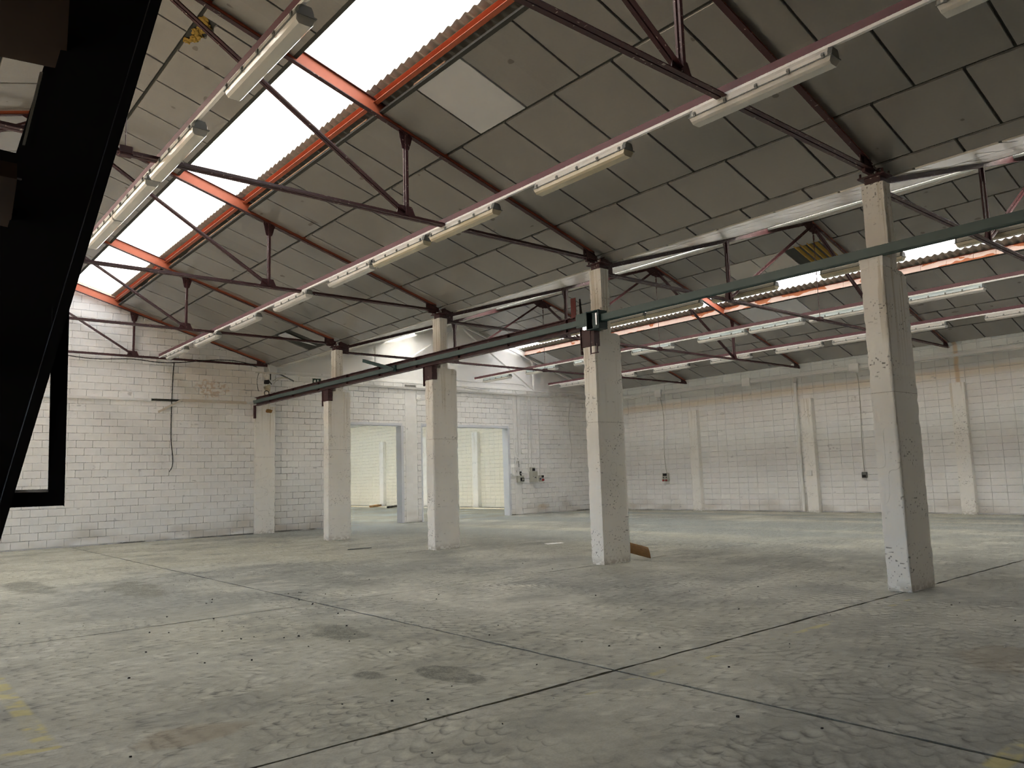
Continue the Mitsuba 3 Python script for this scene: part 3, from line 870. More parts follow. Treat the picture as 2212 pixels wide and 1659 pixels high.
def truss(x, yc, zv, label, white=False, full=True):
    mat = 'white_paint' if white else 'steel_mat'
    k = thing('roof_truss', label, 'roof truss')
    zt = zv - 0.10                        # tie
    zr = zv + M * HW
    zl = lambda d: zv + M * (HW - abs(d))  # panel plane
    for s in (-1, 1):
        up = (0, 0, 1)
        p0, p1 = (x, yc + s * (HW - 0.08), zl(HW - 0.08) - 0.0), (x, yc + s * 0.02, zl(0.02) - 0.0)
        web = bar(p0, p1, 0.008, 0.20, up, (0, 0.035))
        fl_ = bar(p0, p1, 0.075, 0.010, up, (0, -0.065))
        ft = bar(p0, p1, 0.075, 0.010, up, (0, 0.135))
        part(k, 'rafter', P(cat([fl_, ft]), mat))
        part(k, 'rafter_web', P(web, 'white_paint' if white else ('primer_orange' if yc < 0 or s > 0 else mat)))  # web and flanges share one red paint; lit and shaded tones put in separately
        d = 3.70
        yb = yc + s * d
        part(k, 'post', P(cat([bx(x - 0.038, x - 0.012, yb - 0.022, yb + 0.022, zt, zl(d) - 0.06), bx(x + 0.012, x + 0.038, yb - 0.022, yb + 0.022, zt, zl(d) - 0.06)]), mat))
        part(k, 'diagonal', P(angle2((x, yb - s * 0.03, zt + 0.06), (x, yc + s * 0.10, zr - 0.16), 0.045, 0.016), mat))
        zc = zl(d) - 0.06
        part(k, 'gusset', P(gusset(x, [(yb - 0.12, zl(d + (0.12 if s < 0 else -0.12)) - 0.06), (yb + 0.12, zl(d + (-0.12 if s < 0 else 0.12)) - 0.06), (yb + 0.06, zc - 0.24), (yb - 0.06, zc - 0.24)]), mat))
        part(k, 'gusset', P(gusset(x, [(yb - 0.17, zt - 0.02), (yb + 0.17, zt - 0.02), (yb + 0.09, zt + 0.15), (yb - 0.13, zt + 0.15)]), mat))
        part(k, 'end_plate', P(gusset(x, [(yc + s * (HW - 0.02), zt - 0.04), (yc + s * (HW - 0.36), zt - 0.04), (yc + s * (HW - 0.36), zl(HW - 0.36) - 0.05), (yc + s * (HW - 0.02), zl(HW - 0.02) - 0.05)]), mat))
    part(k, 'tie', P(angle2((x, yc - HW + 0.05, zt), (x, yc + HW - 0.05, zt), 0.055, 0.014), mat))
    part(k, 'apex_gusset', P(gusset(x, [(yc - 0.42, zl(0.42) - 0.06), (yc, zr - 0.06), (yc + 0.42, zl(0.42) - 0.06), (yc + 0.16, zr - 0.30), (yc - 0.16, zr - 0.30)]), mat))
    if full:
        rod = cat([tube([(x, yc, zr - 0.26), (x, yc, zt + 0.02)], 0.007, 6), mv(cyl(0.018, 0.12, 8), x, yc, zr - 0.42), mv(cyl(0.016, 0.10, 8), x, yc, zr - 0.60), mv(cyl(0.03, 0.05, 8), x, yc, zr - 0.30)])
        part(k, 'hanger', P(rod, mat), 'hanger rod with turnbuckle')
        part(k, 'hanger_shoe', P(cbx(x - 0.05, x + 0.05, yc - 0.07, yc + 0.07, zt - 0.05, zt + 0.06), mat))
    return k


scene['primer_maroon'] = pbr((0.12, 0.032, 0.030), 0.5, 0.4)
for i in (5, 4, 3, 2, 1, 0):
    truss(FX[i], -HW, ZVA, f'maroon steel roof truss of the near bay {frame_words[i]}')
for i in (5, 4, 3, 2, 1):
    truss(FX[i], HW, ZVB, f'dark steel roof truss of the far bay {frame_words[i]}')
truss(0.02, HW, ZVB, 'white painted steel roof truss lying against the far gable wall', white=True, full=False)

# ------------------------------------------------------------------ lamp rails and fluorescent lamps
def rail(y, z, x0, x1, label):
    k = thing('lamp_rail', label, 'lamp rail')
    part(k, 'angle', P(cat([bx(x0, x1, y - 0.03, y - 0.024, z + 0.045, z + 0.125), bx(x0, x1, y - 0.03, y + 0.03, z + 0.119, z + 0.125)]), 'rail_maroon'))
    part(k, 'trunking', P(bx(x0 + 0.02, x1, y - 0.036, y + 0.0, z + 0.012, z + 0.043), 'white_plastic'), 'white cable trunking')


scene['rail_maroon'] = pbr((0.115, 0.042, 0.052), 0.45, 0.45)
LL = 1.48
hs = [(-0.055, 0.0), (0.055, 0.0), (0.078, -0.045), (0.082, -0.085), (-0.082, -0.085), (-0.078, -0.045)]
hs = [(a, b) for a, b in hs]
housing_mesh = prism(hs, 'x', -LL / 2, LL / 2)
ends_mesh = [hull([(sx * LL / 2, a, b) for a, b in hs] + [(sx * (LL / 2 + 0.035), a * 0.8, b * 0.9 - 0.006) for a, b in hs]) for sx in (-1, 1)]
rim_mesh = bx(-LL / 2 - 0.04, LL / 2 + 0.04, -0.090, 0.090, -0.094, -0.084)
df = [(-0.080, -0.094), (0.080, -0.094), (0.074, -0.135), (0.052, -0.158), (0.018, -0.150), (0.0, -0.158), (-0.052, -0.158), (-0.074, -0.135)]
diff_mesh = hull([(sx * (LL / 2 + 0.03 - (0.02 if b < -0.12 else 0)), a, b) for sx in (-1, 1) for a, b in df])
tube_mesh = cat([mv(tube([(-LL / 2 + 0.06, 0, 0), (LL / 2 - 0.06, 0, 0)], 0.013, 8), 0, yy, -0.112) for yy in (-0.035, 0.035)])
clip_mesh = cat([bx(-0.013, 0.013, -0.097, -0.086, -0.10, -0.05), bx(-0.013, 0.013, -0.103, -0.09, -0.075, -0.065)])
S_house_sky, S_house, S_end, S_rim = P(housing_mesh, 'housing_sky_tint'), P(housing_mesh, 'lamp_housing'), [P(m, 'lamp_dark') for m in ends_mesh], P(rim_mesh, 'lamp_dark')
S_diff = {m: P(diff_mesh, m) for m in ('lamp_clear', 'lamp_aged')}
S_clip = P(clip_mesh, 'lamp_dark')
nums = ['first', 'second', 'third', 'fourth', 'fifth', 'sixth', 'seventh', 'eighth', 'ninth', 'tenth', 'eleventh']


def lamps(y, z, centres, row, group, aged=(), clips=True, blue=False):
    cs = sorted(centres)
    for n, x in enumerate(cs):
        lab = f'fluorescent lamp, {nums[n]} from the end wall {row}'
        if n in aged:
            lab = f'yellowed fluorescent lamp, {nums[n]} from the end wall {row}'
        k = thing('fluorescent_lamp', lab, 'lamp', group)
        tw = tr(x, y, z)
        part(k, 'housing', at(S_house_sky if blue else S_house, tw))
        for e in S_end:
            part(k, 'end_cap', at(e, tw))
        part(k, 'rim', at(S_rim, tw))
        part(k, 'diffuser', at(S_diff['lamp_aged' if n in aged else 'lamp_clear'], tw), 'clear ribbed plastic diffuser')
        if clips:
            for c in (-0.70, -0.33, 0.02, 0.36, 0.70):
                part(k, 'clip', at(S_clip, tr(x + c, y, z)))


rail(-3.25, 5.20, 0.2, 26, 'maroon and white lamp rail of the near bay below the grey panels')
lamps(-3.25, 5.205, [1.82, 4.22, 6.67, 9.13, 11.57, 13.2, 14.9, 17.28, 19.72, 22.15], 'under the near grey panel slope', 'lamps under the near bay slope', aged=(5, 6, 7))
rail(-7.25, 5.20, 0.2, 26, 'maroon and white lamp rail of the near bay beside its skylight')
lamps(-7.25, 5.205, [1.6, 4.1, 6.5, 9.0, 11.75, 13.3, 15.0, 17.45], 'left of the near skylight', 'lamps beside the near skylight')
rail(4.35, 5.27, 0.2, 26, 'lamp rail of the far bay running below its skylight')
lamps(4.35, 5.27, [8.9, 11.13, 12.72, 14.57, 17.08, 19.5], 'against the far skylight', 'lamps against the far skylight', clips=False, aged=(0, 1, 2, 3, 4, 5))
rail(8.2, 5.22, 0.2, 26, 'middle lamp rail of the far bay with grey lamps, sky reflection painted on')
lamps(8.2, 5.225, [1.55, 4.0, 6.4, 8.9, 11.35, 13.0, 14.7, 17.1, 19.5], 'in the middle row of the far bay', 'middle lamps of the far bay', blue=True)
rail(12.05, 5.21, 0.2, 26, 'lamp rail of the far bay nearest the side wall')
lamps(12.05, 5.215, [1.67, 4.15, 6.57, 9.02, 11.45, 13.3, 14.9, 17.36, 19.7], 'in the row nearest the side wall', 'lamps near the side wall', clips=True)

# ------------------------------------------------------------------ rail beam along the columns
k = thing('rail_beam', 'maroon steel rail beam with a green strip, from the end wall to the green box', 'beam')
BY = -0.33
part(k, 'top_flange', P(bx(0.08, 14.35, BY - 0.065, BY + 0.065, 4.185, 4.20), 'steel_mat'))
part(k, 'bottom_flange', P(bx(0.08, 14.35, BY - 0.065, BY + 0.065, 3.94, 3.955), 'steel_mat'))
part(k, 'web', P(bx(0.08, 14.35, BY - 0.006, BY + 0.006, 3.95, 4.19), 'steel_mat'))
part(k, 'green_rail', P(cat([bx(-0.0, 14.5, BY - 0.085, BY - 0.075, 4.015, 4.115), bx(0.0, 14.5, BY - 0.085, BY - 0.02, 4.105, 4.115), bx(0.0, 14.5, BY - 0.085, BY - 0.02, 4.015, 4.025)]), 'green_paint'), 'grey-green rail strip along the beam')
for i, x in enumerate(np.arange(1.2, 14.2, 1.6)):
    part(k, 'stiffener', P(bx(x - 0.005, x + 0.005, BY - 0.06, BY - 0.006, 3.955, 4.185), 'steel_mat'))
part(k, 'stop_plate', P(cat([bx(14.16, 14.28, -0.40, -0.39, 4.19, 4.53), bx(14.16, 14.17, -0.40, -0.30, 4.19, 4.53)]), 'primer_maroon'), 'upright maroon stop plate')
part(k, 'stop_plate', P(prism([(14.27, 4.19), (14.33, 4.19), (14.29, 4.52), (14.27, 4.52)], 'y', -0.30, -0.285), 'black_mat'))
part(k, 'wall_bracket', P(bx(0.055, 0.13, -0.42, -0.36, 3.55, 3.95), 'steel_mat'))
k = thing('green_beam', 'dark green steel beam from the green box to the right edge, passing the nearest column', 'beam')
part(k, 'web', P(bx(14.75, 27, BY - 0.05, BY - 0.035, 4.035, 4.135), 'green_paint'))
part(k, 'top_flange', P(bx(14.75, 27, BY - 0.05, BY + 0.05, 4.127, 4.14), 'green_paint'))
part(k, 'bottom_flange', P(bx(14.75, 27, BY - 0.05, BY + 0.06, 4.03, 4.04), 'green_paint'))
part(k, 'angle', P(bx(14.75, 27, BY + 0.02, BY + 0.03, 4.015, 4.035), 'dark_green'))
k = thing('green_box', 'dark green steel box with a silver handle bolted to the column at the beam joint', 'steel box')
gx0, gx1 = 14.55, 14.84
part(k, 'shell', P(cat([bx(gx0, gx1, -0.44, -0.425 + 0.20, 4.20, 4.215), bx(gx0, gx1, -0.44, -0.225, 3.90, 3.915), bx(gx0, gx0 + 0.02, -0.44, -0.225, 3.90, 4.215), bx(gx1 - 0.02, gx1, -0.44, -0.225, 3.90, 4.215), bx(gx0, gx1, -0.24, -0.225, 3.90, 4.215), bx(gx0 + 0.11, gx1 - 0.03, -0.40, -0.23, 3.93, 4.19)]), 'dark_green'))
part(k, 'handle', P(cat([cbx(gx1 - 0.085, gx1 - 0.045, -0.43, -0.40, 3.96, 4.17), bx(gx1 - 0.09, gx1 - 0.04, -0.42, -0.40, 4.13, 4.16)]), 'chrome'), 'silver handle')
part(k, 'slot', P(cbx(gx0 + 0.05, gx0 + 0.09, -0.36, -0.26, 3.99, 4.09), 'black_mat'))
part(k, 'joint_plate', P(bx(14.28, 14.56, -0.41, -0.40, 3.98, 4.22), 'green_paint'), 'green splice plate on the beam end')
part(k, 'stirrup', P(cat([bx(14.60, 14.615, -0.42, -0.40, 3.50, 3.90), bx(14.60, 14.78, -0.42, -0.40, 3.49, 3.505), bx(14.75, 14.765, -0.42, -0.40, 3.50, 3.66)]), 'steel_mat'), 'maroon stirrup hanging below')
k = thing('steel_jib', 'short dark green steel arm sticking out of the rail beam before the far gable', 'steel arm')
part(k, 'boom', P(bar((8.42, -0.45, 4.02), (7.30, -0.62, 4.36), 0.06, 0.075), 'dark_green'))
part(k, 'plate', P(cbx(8.36, 8.46, -0.46, -0.42, 3.97, 4.12, 0.004), 'dark_green'))

# ------------------------------------------------------------------ fittings on the near end wall
k = thing('cable_trunking', 'white cable trunking along the near end wall, left of the hanging piece', 'cable trunking')
part(k, 'channel', P(cbx(0.016, 0.06, -9.0, -3.41, 3.97, 4.045, 0.004), 'white_plastic'))
k = thing('open_trunking', 'dark open cable trunking without its cover on the near end wall', 'cable trunking')
part(k, 'channel', P(cat([bx(0.016, 0.022, -3.40, -2.56, 3.985, 4.05), bx(0.016, 0.055, -3.40, -2.56, 3.985, 3.99), bx(0.016, 0.055, -3.40, -2.56, 4.045, 4.05)]), 'lamp_dark'))
part(k, 'cable', P(tube([(0.035, -3.38, 4.02), (0.035, -2.58, 4.02)], 0.012, 6), 'black_mat'))
k = thing('cable_trunking', 'dirty white cable trunking on the near end wall, running to the wall column', 'cable trunking')
part(k, 'channel', P(cbx(0.016, 0.06, -2.55, -0.64, 3.99, 4.07, 0.004), 'dirty_white'))
part(k, 'joint', P(cbx(0.016, 0.055, -0.62, -0.40, 3.995, 4.06, 0.004), 'white_plastic'))
single('loose_trunking_cover', bar((0.095, -3.22, 3.66), (0.095, -2.58, 4.04), 0.035, 0.06), 'dirty_white', 'dirty trunking cover hanging down at a slant on the near end wall', 'trunking cover')
single('hanging_cable', tube(smoothpath([(0.03, -2.80, 5.13), (0.04, -2.84, 4.4), (0.04, -2.85, 3.5), (0.03, -2.82, 2.67), (0.04, -2.78, 2.27), (0.06, -2.80, 2.1), (0.05, -2.88, 1.94)]), 0.011, 6), 'black_mat', 'black cable hanging down the near end wall with a curled end', 'cable', smooth=True)
single('truss_cable', tube(smoothpath([(0.24, -7.6, 5.12), (0.24, -5.6, 5.10), (0.24, -4.8, 5.06), (0.24, -4.0, 5.12), (0.24, -3.3, 5.08), (0.24, -2.6, 5.13), (0.24, -0.4, 5.14)]), 0.013, 6), 'black_mat', 'black cable sagging along the truss against the near end wall', 'cable', smooth=True)

# fittings at the wall column
k = thing('flood_light', 'old spotlight with a round reflector hanging beside the wall column above the rail beam', 'spotlight')
refl = trimesh.creation.revolve(np.array([[0.03, 0.0], [0.05, 0.02], [0.085, 0.08], [0.115, 0.16], [0.119, 0.165], [0.11, 0.155], [0.08, 0.08], [0.04, 0.03]]), sections=24)
R_ = trimesh.transformations.rotation_matrix(math.radians(140), [1, 0.2, 0])
refl.apply_transform(R_)
part(k, 'reflector', P(mv(refl, 0.30, 0.0, 4.58), 'lamp_aged', True))
part(k, 'ballast', P(mv(cbx(-0.05, 0.05, -0.07, 0.07, -0.06, 0.06), 0.30, -0.10, 4.68), 'black_mat'))
part(k, 'yoke', P(cat([bar((0.30, 0.02, 4.98), (0.30, 0.02, 4.76), 0.03, 0.03, (1, 0, 0)), bar((0.30, -0.06, 4.76), (0.30, 0.06, 4.62), 0.02, 0.03, (1, 0, 0))]), 'black_mat'))
part(k, 'arm', P(bar((0.30, -0.45, 4.97), (0.30, 0.52, 4.97), 0.05, 0.045), 'lamp_housing'))
part(k, 'brace', P(bar((0.30, 0.30, 4.97), (0.30, 0.80, 4.76), 0.03, 0.035), 'lamp_dark'))
tor = trimesh.creation.torus(0.075, 0.012, 24, 8)
tor.apply_transform(trimesh.transformations.rotation_matrix(np.pi / 2, [0, 1, 0]))
part(k, 'cable_loop', P(mv(tor, 0.30, -0.10, 4.33), 'black_mat', True), 'coiled black cable')
part(k, 'wire', P(tube(smoothpath([(0.28, -0.34, 4.95), (0.28, -0.40, 4.7), (0.28, -0.38, 4.5), (0.28, -0.34, 4.38)]), 0.007, 6), 'black_mat'))
for q in ([(0.30, 0.1, 4.72), (0.30, 0.35, 4.86), (0.30, 0.62, 4.82)], [(0.30, 0.12, 4.62), (0.30, 0.3, 4.80), (0.30, 0.55, 4.84)]):
    part(k, 'wire', P(tube(smoothpath(q), 0.007, 6), 'lamp_aged'))
single('white_junction_box', cbx(0.03, 0.08, -0.20, -0.08, 4.74, 4.86), 'white_plastic', 'small white junction box above the rail beam beside the spotlight', 'junction box')
k = thing('exit_sign', 'small black exit sign with a white figure above the rail beam', 'exit sign')
part(k, 'frame', P(cbx(XB + 0.012, XB + 0.04, 1.66, 2.00, 4.76, 4.985, 0.004), 'white_plastic'))
part(k, 'plate', P(bx(XB + 0.04, XB + 0.044, 1.69, 1.985, 4.785, 4.965), 'sign_green'))
fig = [bx(0, 0.002, 1.75, 1.80, 4.83, 4.92), bx(0, 0.002, 1.86, 1.90, 4.82, 4.93), bx(0, 0.002, 1.72, 1.76, 4.86, 4.88), bx(0, 0.002, 1.80, 1.84, 4.81, 4.85)]
part(k, 'figure', P(mv(cat(fig), XB + 0.044, 0, 0), 'white_plastic'), 'white running figure')

# ------------------------------------------------------------------ conduits and boxes on the far end wall
def tl(name, label, cat_, parts_):
    k = thing(name, label, cat_)
    for p in parts_:
        part(k, p[0], P(*p[1:3], **(p[3] if len(p) > 3 else {})), p[4] if len(p) > 4 else None)
    return k


xw = XB + 0.014
k = thing('cable_trunking', 'long white cable trunking across the far end wall above the doorways', 'cable trunking')
part(k, 'channel', P(cbx(xw, xw + 0.07, 2.9, 13.53, 4.79, 4.87, 0.006), 'trunk_paint'))
part(k, 'channel', P(cbx(xw, xw + 0.07, 13.90, W2 - 0.02, 4.78, 4.86, 0.006), 'trunk_paint'))
single('junction_box', cbx(xw, xw + 0.10, 13.54, 13.89, 4.68, 4.95, 0.008), 'white_plastic', 'square white junction box on the far end wall trunking, near the corner', 'junction box')


def conduit(label, pts, r=0.016, n=5, mat='trunk_paint', nm='conduit'):
    return single(nm, tube(smoothpath(pts, n) if n else pts, r, 8), mat, label, 'conduit', smooth=50)


xt = xw + 0.02
conduit('white conduit bending down from the far gable to the middle drop pipe', [(xt, 7.6, 5.24), (xt, 9.8, 5.26), (xt, 10.8, 5.26), (xt, 11.12, 5.18), (xt, 11.20, 5.0), (xt, 11.20, 4.88)])
conduit('white conduit bending down from the far gable beside the wider doorway', [(xt, 7.6, 5.08), (xt, 9.8, 5.08), (xt, 10.36, 5.06), (xt, 10.58, 4.98), (xt, 10.62, 4.88)])
conduit('white drop pipe from the trunking to the white switch boxes by the doorway', [(xt, 10.62, 4.80), (xt, 10.61, 2.30)], n=0)
conduit('thin white cable curving beside the drop pipe of the switch boxes', [(xt, 10.60, 3.4), (xt, 10.54, 3.0), (xt, 10.48, 2.6), (xt, 10.50, 2.45), (xt, 10.60, 2.31)], r=0.008)
conduit('white drop pipe ending behind the tall grey cabinet', [(xt, 11.20, 4.80), (xt, 11.14, 1.68)], n=0)
conduit('white drop pipe entering the small box on the grey cabinet', [(xt, 11.39, 4.80), (xt, 11.30, 1.88)], n=0)
conduit('white drop pipe to the round socket with a red inlet', [(xt, 11.81, 4.80), (xt, 11.76, 1.58)], n=0)
conduit('white cable from the corner junction box ending in a loop on the far end wall', [(xt, 13.69, 4.70), (xt, 13.64, 4.4), (xt, 13.58, 4.2), (xt, 13.57, 3.2), (xt, 13.54, 1.95), (xt, 13.52, 1.80), (xt, 13.56, 1.78), (xt, 13.57, 1.95)], r=0.012)
conduit('grey cable up from the white switch box to the white panel', [(xt, 10.62, 2.14), (xt, 10.66, 1.73)], r=0.010, n=0, mat='black_mat', nm='cable')
tl('switch_box', 'small white switch box over the white distribution panel', 'switch box', [('case', cbx(xw, xw + 0.07, 10.43, 10.66, 2.15, 2.30), 'white_plastic'), ('mark', bx(xw + 0.07, xw + 0.073, 10.52, 10.55, 2.20, 2.26), 'lamp_dark'), ('lower_case', cbx(xw, xw + 0.06, 10.43, 10.50, 2.02, 2.14), 'white_plastic')])
tl('distribution_panel', 'white distribution panel beside the wider doorway', 'electrical panel', [('case', cbx(xw, xw + 0.10, 10.27, 10.60, 1.54, 1.89, 0.008), 'white_plastic'), ('door', bx(xw + 0.10, xw + 0.106, 10.34, 10.58, 1.57, 1.86), 'white_paint'), ('latch', bx(xw + 0.106, xw + 0.11, 10.42, 10.45, 1.69, 1.77), 'grey_plastic')])
tl('socket_box', 'small black socket between the white panel and the grey socket box', 'socket', [('case', cbx(xw, xw + 0.08, 10.62, 10.73, 1.555, 1.72, 0.01), 'black_mat'), ('lid', mv(cyl(0.035, 0.03, 14, 'x'), xw + 0.09, 10.68, 1.63), 'grey_plastic')])
tl('socket_box', 'grey socket box with a black window, below the white panel', 'socket', [('case', cbx(xw, xw + 0.11, 10.50, 10.83, 1.29, 1.55, 0.008), 'grey_plastic'), ('window', bx(xw + 0.11, xw + 0.114, 10.62, 10.82, 1.33, 1.47), 'black_mat'), ('breaker', bx(xw + 0.114, xw + 0.12, 10.72, 10.77, 1.36, 1.44), 'lamp_housing')])
tl('electric_cabinet', 'tall grey electric cabinet with a small grey box on top', 'electrical cabinet', [('case', cbx(xw, xw + 0.16, 11.18, 11.52, 1.29, 1.71, 0.008), 'grey_plastic'), ('door', cbx(xw + 0.16, xw + 0.168, 11.21, 11.50, 1.31, 1.69, 0.003), 'grey_plastic'), ('lock', bx(xw + 0.168, xw + 0.172, 11.26, 11.28, 1.49, 1.52), 'black_mat'), ('label_plate', bx(xw + 0.168, xw + 0.171, 11.34, 11.42, 1.44, 1.48), 'black_mat'),
   ('top_box', cbx(xw, xw + 0.09, 11.22, 11.45, 1.715, 1.88, 0.006), 'grey_plastic'), ('top_window', bx(xw + 0.09, xw + 0.094, 11.29, 11.44, 1.73, 1.84), 'black_mat')])
tl('socket_box', 'rounded grey wall socket with a red and a blue inlet', 'socket', [('case', cbx(xw, xw + 0.10, 11.66, 11.92, 1.30, 1.56, 0.03), 'grey_plastic'), ('window', bx(xw + 0.10, xw + 0.104, 11.78, 11.90, 1.45, 1.54), 'black_mat'), ('red_inlet', mv(cyl(0.05, 0.06, 16, 'x'), xw + 0.12, 11.84, 1.36), 'red_plastic'), ('blue_inlet', mv(cyl(0.03, 0.05, 16, 'x'), xw + 0.11, 11.70, 1.40), 'blue_plastic')])
tl('wall_lamp', 'small white bulkhead fitting on a short conduit above the wall pier', 'wall lamp', [('case', cbx(xw, xw + 0.06, 5.86, 6.0, 4.40, 4.52, 0.01), 'white_plastic'), ('conduit', tube(smoothpath([(xt, 5.4, 5.0), (xt, 5.72, 4.98), (xt, 5.80, 4.85), (xt, 5.80, 4.40), (xt, 5.86, 4.36)]), 0.010, 8), 'white_plastic')])

# ------------------------------------------------------------------ fittings on the side wall
yw = W2 - 0.014
k = thing('cable_trunking', 'white cable trunking along the top of the side wall', 'cable trunking')
for a, b in ((XB + 0.03, 3.17), (3.53, 7.30), (7.66, 11.38), (11.74, 26.0)):
    part(k, 'channel', P(cbx(a, b, yw - 0.07, yw, 4.675, 4.765, 0.006), 'trunk_paint'))
for x, z, wd in ((3.35, 4.72, 'nearest the corner'), (7.48, 4.72, 'just left of the downpipe'), (11.56, 4.72, 'left of the nearest column')):
    single('junction_box', cbx(x - 0.165, x + 0.165, yw - 0.10, yw, z - 0.155, z + 0.155, 0.01), 'white_plastic', f'square white junction box on the side wall {wd}', 'junction box')
single('cable', tube(smoothpath([(3.40, yw - 0.02, 4.57), (3.45, yw - 0.02, 4.4), (3.50, yw - 0.02, 4.15), (3.51, yw - 0.02, 3.0), (3.55, yw - 0.02, 1.48)]), 0.010, 6), 'grey_plastic', 'thin grey cable dropping to the socket with red inlets on the side wall', 'cable', smooth=50)
tl('socket_box', 'grey wall socket with two red inlets on the side wall', 'socket', [('case', cbx(3.36, 3.66, yw - 0.10, yw, 1.14, 1.48, 0.01), 'grey_plastic'), ('window', bx(3.40, 3.60, yw - 0.104, yw - 0.10, 1.36, 1.46), 'black_mat'),
   ('red_inlet', mv(cyl(0.04, 0.06, 14, 'y'), 3.43, yw - 0.12, 1.19), 'red_plastic'), ('red_inlet', mv(cyl(0.04, 0.06, 14, 'y'), 3.58, yw - 0.12, 1.19), 'red_plastic'), ('socket', mv(cyl(0.025, 0.02, 12, 'y'), 3.43, yw - 0.105, 1.30), 'black_mat'), ('socket', mv(cyl(0.025, 0.02, 12, 'y'), 3.58, yw - 0.105, 1.30), 'black_mat')])
single('cable', tube(smoothpath([(11.60, yw - 0.02, 4.57), (11.65, yw - 0.02, 4.35), (11.66, yw - 0.02, 4.1), (11.63, yw - 0.02, 3.0), (11.61, yw - 0.02, 1.30)]), 0.010, 6), 'grey_plastic', 'thin grey cable dropping to the black socket left of the nearest column', 'cable', smooth=50)
tl('socket_box', 'small black socket on the side wall left of the nearest column', 'socket', [('case', cbx(11.53, 11.69, yw - 0.08, yw, 1.12, 1.31, 0.01), 'lamp_dark'), ('lid', cbx(11.55, 11.67, yw - 0.10, yw - 0.08, 1.14, 1.22, 0.005), 'black_mat')])
k = thing('downpipe', 'white plastic downpipe on the side wall beside a pilaster', 'pipe')
part(k, 'pipe', P(tube([(9.43, yw - 0.07, 0.03), (9.43, yw - 0.07, 4.45)], 0.055, 16), 'white_plastic', 50))
part(k, 'elbow', P(tube(smoothpath([(9.43, yw - 0.07, 4.43), (9.43, yw - 0.065, 4.54), (9.42, yw - 0.02, 4.60), (9.40, yw + 0.03, 4.61)], 4), 0.060, 16), 'white_plastic', 50))
single('pipe_stub', tube([(9.41, yw - 0.07, 5.18), (9.41, yw - 0.07, 4.98)], 0.055, 16), 'white_plastic', 'short broken white pipe stub under the roof above the downpipe', 'pipe', smooth=50)
single('junction_box', cbx(9.71, 9.90, W2 - 0.265, W2 - 0.205, 1.23, 1.42, 0.008), 'white_plastic', 'small white box on the pilaster beside the downpipe', 'junction box')

# ------------------------------------------------------------------ on the floor
bd = np.array([(14.66, 0.80, 0.012), (14.56, 0.86, 0.19), (14.34, 0.60, 0.29), (14.36, 0.56, 0.12)])
a, b, c, d = bd
foot = np.array([14.70, 0.86, 0.0])
n_ = np.cross(b - a, d - a)
n_ /= np.linalg.norm(n_)
g = []
for u in np.linspace(0, 1, 7):
    for v in np.linspace(0, 1, 5):
        p = (a * (1 - u) + d * u) * (1 - v) + (b * (1 - u) + c * u) * v
        g.append(p + n_ * 0.03 * math.sin(v * 3.1) * (1 - 0.4 * u))
g = np.array(g)
f = []
for i in range(6):
    for j in range(4):
        q = i * 5 + j
        f += [[q, q + 1, q + 6], [q, q + 6, q + 5]]
f = np.array(f)
front = trimesh.Trimesh(g, f, process=False)
back = trimesh.Trimesh(g - n_ * 0.006, f[:, ::-1], process=False)
single('bent_board', cat([front, back]), 'wood_mat', 'bent brown fibreboard leaning on the floor against the column with the green box', 'board')
single('paper_strip', prism([(10.70, 1.93), (10.80, 2.34), (10.98, 2.26), (10.90, 1.85)], 'z', 0.001, 0.006), 'paper_mat', 'white strip of paper lying on the floor left of the column with the green box', 'paper')
single('timber', bar((-17.2, 13.6, 0.06), (-18.6, 15.0, 0.06), 0.22, 0.12), 'wood_mat', 'brown timber lying on the floor of the next hall', 'timber')
single('timber', bar((-14.6, 13.2, 0.05), (-16.3, 14.9, 0.05), 0.16, 0.10), 'black_mat', 'dark timber lying on the floor of the next hall beside the doorway pier', 'timber')
single('floor_batten', bar((7.94, -1.4, 0.012), (8.0, -0.85, 0.012), 0.035, 0.02), 'lamp_dark', 'thin dark batten on the floor in front of the wall column', 'batten')


def onfloor(px, py):
    R = np.cross(FWD, UPV)
    d_ = FWD + (px - 1106) / 1668.3 * R - (py - 829.5) / 1668.3 * UPV
    return CAM + d_ * (-CAM[2] / d_[2])


DEB = [(17.90, -8.91, .022), (16.2, -8.05, .018), (16.05, -8.35, .02), (15.3, -7.9, .02), (17.3, -6.9, .015)]
drng = random.Random(21)
spots = [(14.6 + drng.uniform(-4.0, 6.6), drng.uniform(-8.6, -0.6)) for _ in range(74)] + [(16 + drng.uniform(-3, 3), -6 + drng.uniform(-1.5, 1.5)) for _ in range(34)]
dsh = [P(lump(40 + i, 1, 0.8, 0.6, 0.5, 2), 'debris_mat') for i in range(4)]
dsp = P(lump(60, 1, 0.8, 0.6, 0.5, 2), 'debris_pale')
for i, (x, y) in enumerate(spots):
    if abs(y) < 0.5:
        continue
    r = drng.uniform(0.005, 0.011)
    pale = i % 9 == 0
    key = numbered('debris_crumb')
    scene[key] = at(dsp if pale else dsh[i % 4], T().translate([x, y, r * 0.4]).rotate([0, 0, 1], drng.uniform(0, 360)).scale(r))
    labels[key] = {'label': 'small pale crumb of rubble lying on the concrete floor' if pale else 'small dark crumb of dirt lying on the concrete floor', 'category': 'rubble', 'group': 'pale crumbs on the floor' if pale else 'dark crumbs on the floor'}

# ------------------------------------------------------------------ the dark steel stair at the left, close to the camera
RT = np.cross(FWD, UPV)


def near(px, py, depth):
    """A corner of the stair, measured off the photograph at its distance from the camera."""
    return CAM + depth * (FWD + (px - 1106) / 1668.3 * RT - (py - 829.5) / 1668.3 * UPV)


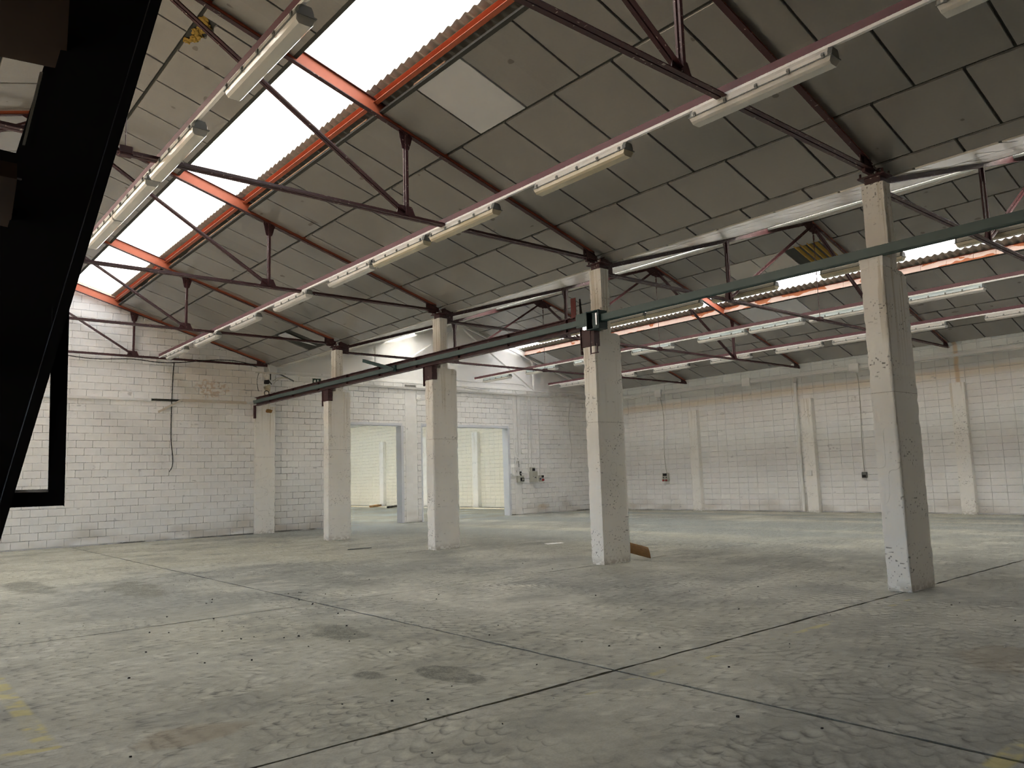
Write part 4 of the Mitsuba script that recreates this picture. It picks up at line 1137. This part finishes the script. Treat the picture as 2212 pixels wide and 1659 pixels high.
k = thing('steel_stair', 'dark steel stair with wooden treads at the left edge, close to the camera', 'stair')
DEP = 1.62
LEFTWARD = near(60, 700, 1.0) - CAM
LEFTWARD /= np.linalg.norm(LEFTWARD)


def slab_from(pts, depth, thick):
    a = np.array([near(x, y, depth) for x, y in pts])
    b = a + LEFTWARD * thick
    return hull(np.vstack([a, b]))


part(k, 'stringer', P(cat([slab_from([(359, -30), (172, -30), (-600, 2550), (-413, 2550)], DEP + 0.10, 0.012), slab_from([(359, -30), (334, -30), (-438, 2550), (-413, 2550)], DEP, 0.10)]), 'stair_steel'), 'steep dark steel stringer')
part(k, 'stringer', P(slab_from([(-700, -30), (-880, -30), (-1650, 2550), (-1470, 2550)], DEP + 0.10, 0.06), 'stair_steel'))
part(k, 'stringer_back', P(slab_from([(190, -30), (150, -30), (-180, 1000), (-140, 1000)], DEP + 0.22, 0.05), 'stair_steel'))
part(k, 'highlight_strip', P(slab_from([(93, 155), (86, 155), (48, 312), (54, 312)], DEP + 0.20, 0.01), 'lamp_housing'), 'edge of the stringer with its highlight painted pale')  # pale strip stands in for the light along this edge
for x0, y0, dd in ((142, 152, 270), (22, 492, 105), (-85, 825, 60), (-190, 1160, 40), (-290, 1500, 30)):
    a = np.array([near(x0 - 900, y0 - 190, DEP + 0.15), near(x0, y0, DEP + 0.15), near(x0 + 15, y0 - dd, DEP - 0.13), near(x0 - 900, y0 - 190 - dd, DEP - 0.13)])
    part(k, 'tread', P(hull(np.vstack([a, a + UPV * 0.03])), 'stair_wood'), 'brown wooden tread seen from below')
    part(k, 'riser_bar', P(slab_from([(x0 - 900, y0 + 175 - 190), (x0 - 70, y0 + 188), (x0 - 78, y0 + 238), (x0 - 900, y0 + 225 - 190)], DEP + 0.16, 0.03), 'stair_steel'))
part(k, 'frame_post', P(slab_from([(150, 660), (113, 660), (104, 1066), (139, 1094)], DEP + 0.05, 0.035), 'stair_steel'), 'square tube post of the frame hanging from the stair')
part(k, 'frame_rail', P(slab_from([(139, 1062), (139, 1092), (-60, 1100), (-60, 1067)], DEP + 0.05, 0.035), 'stair_steel'))
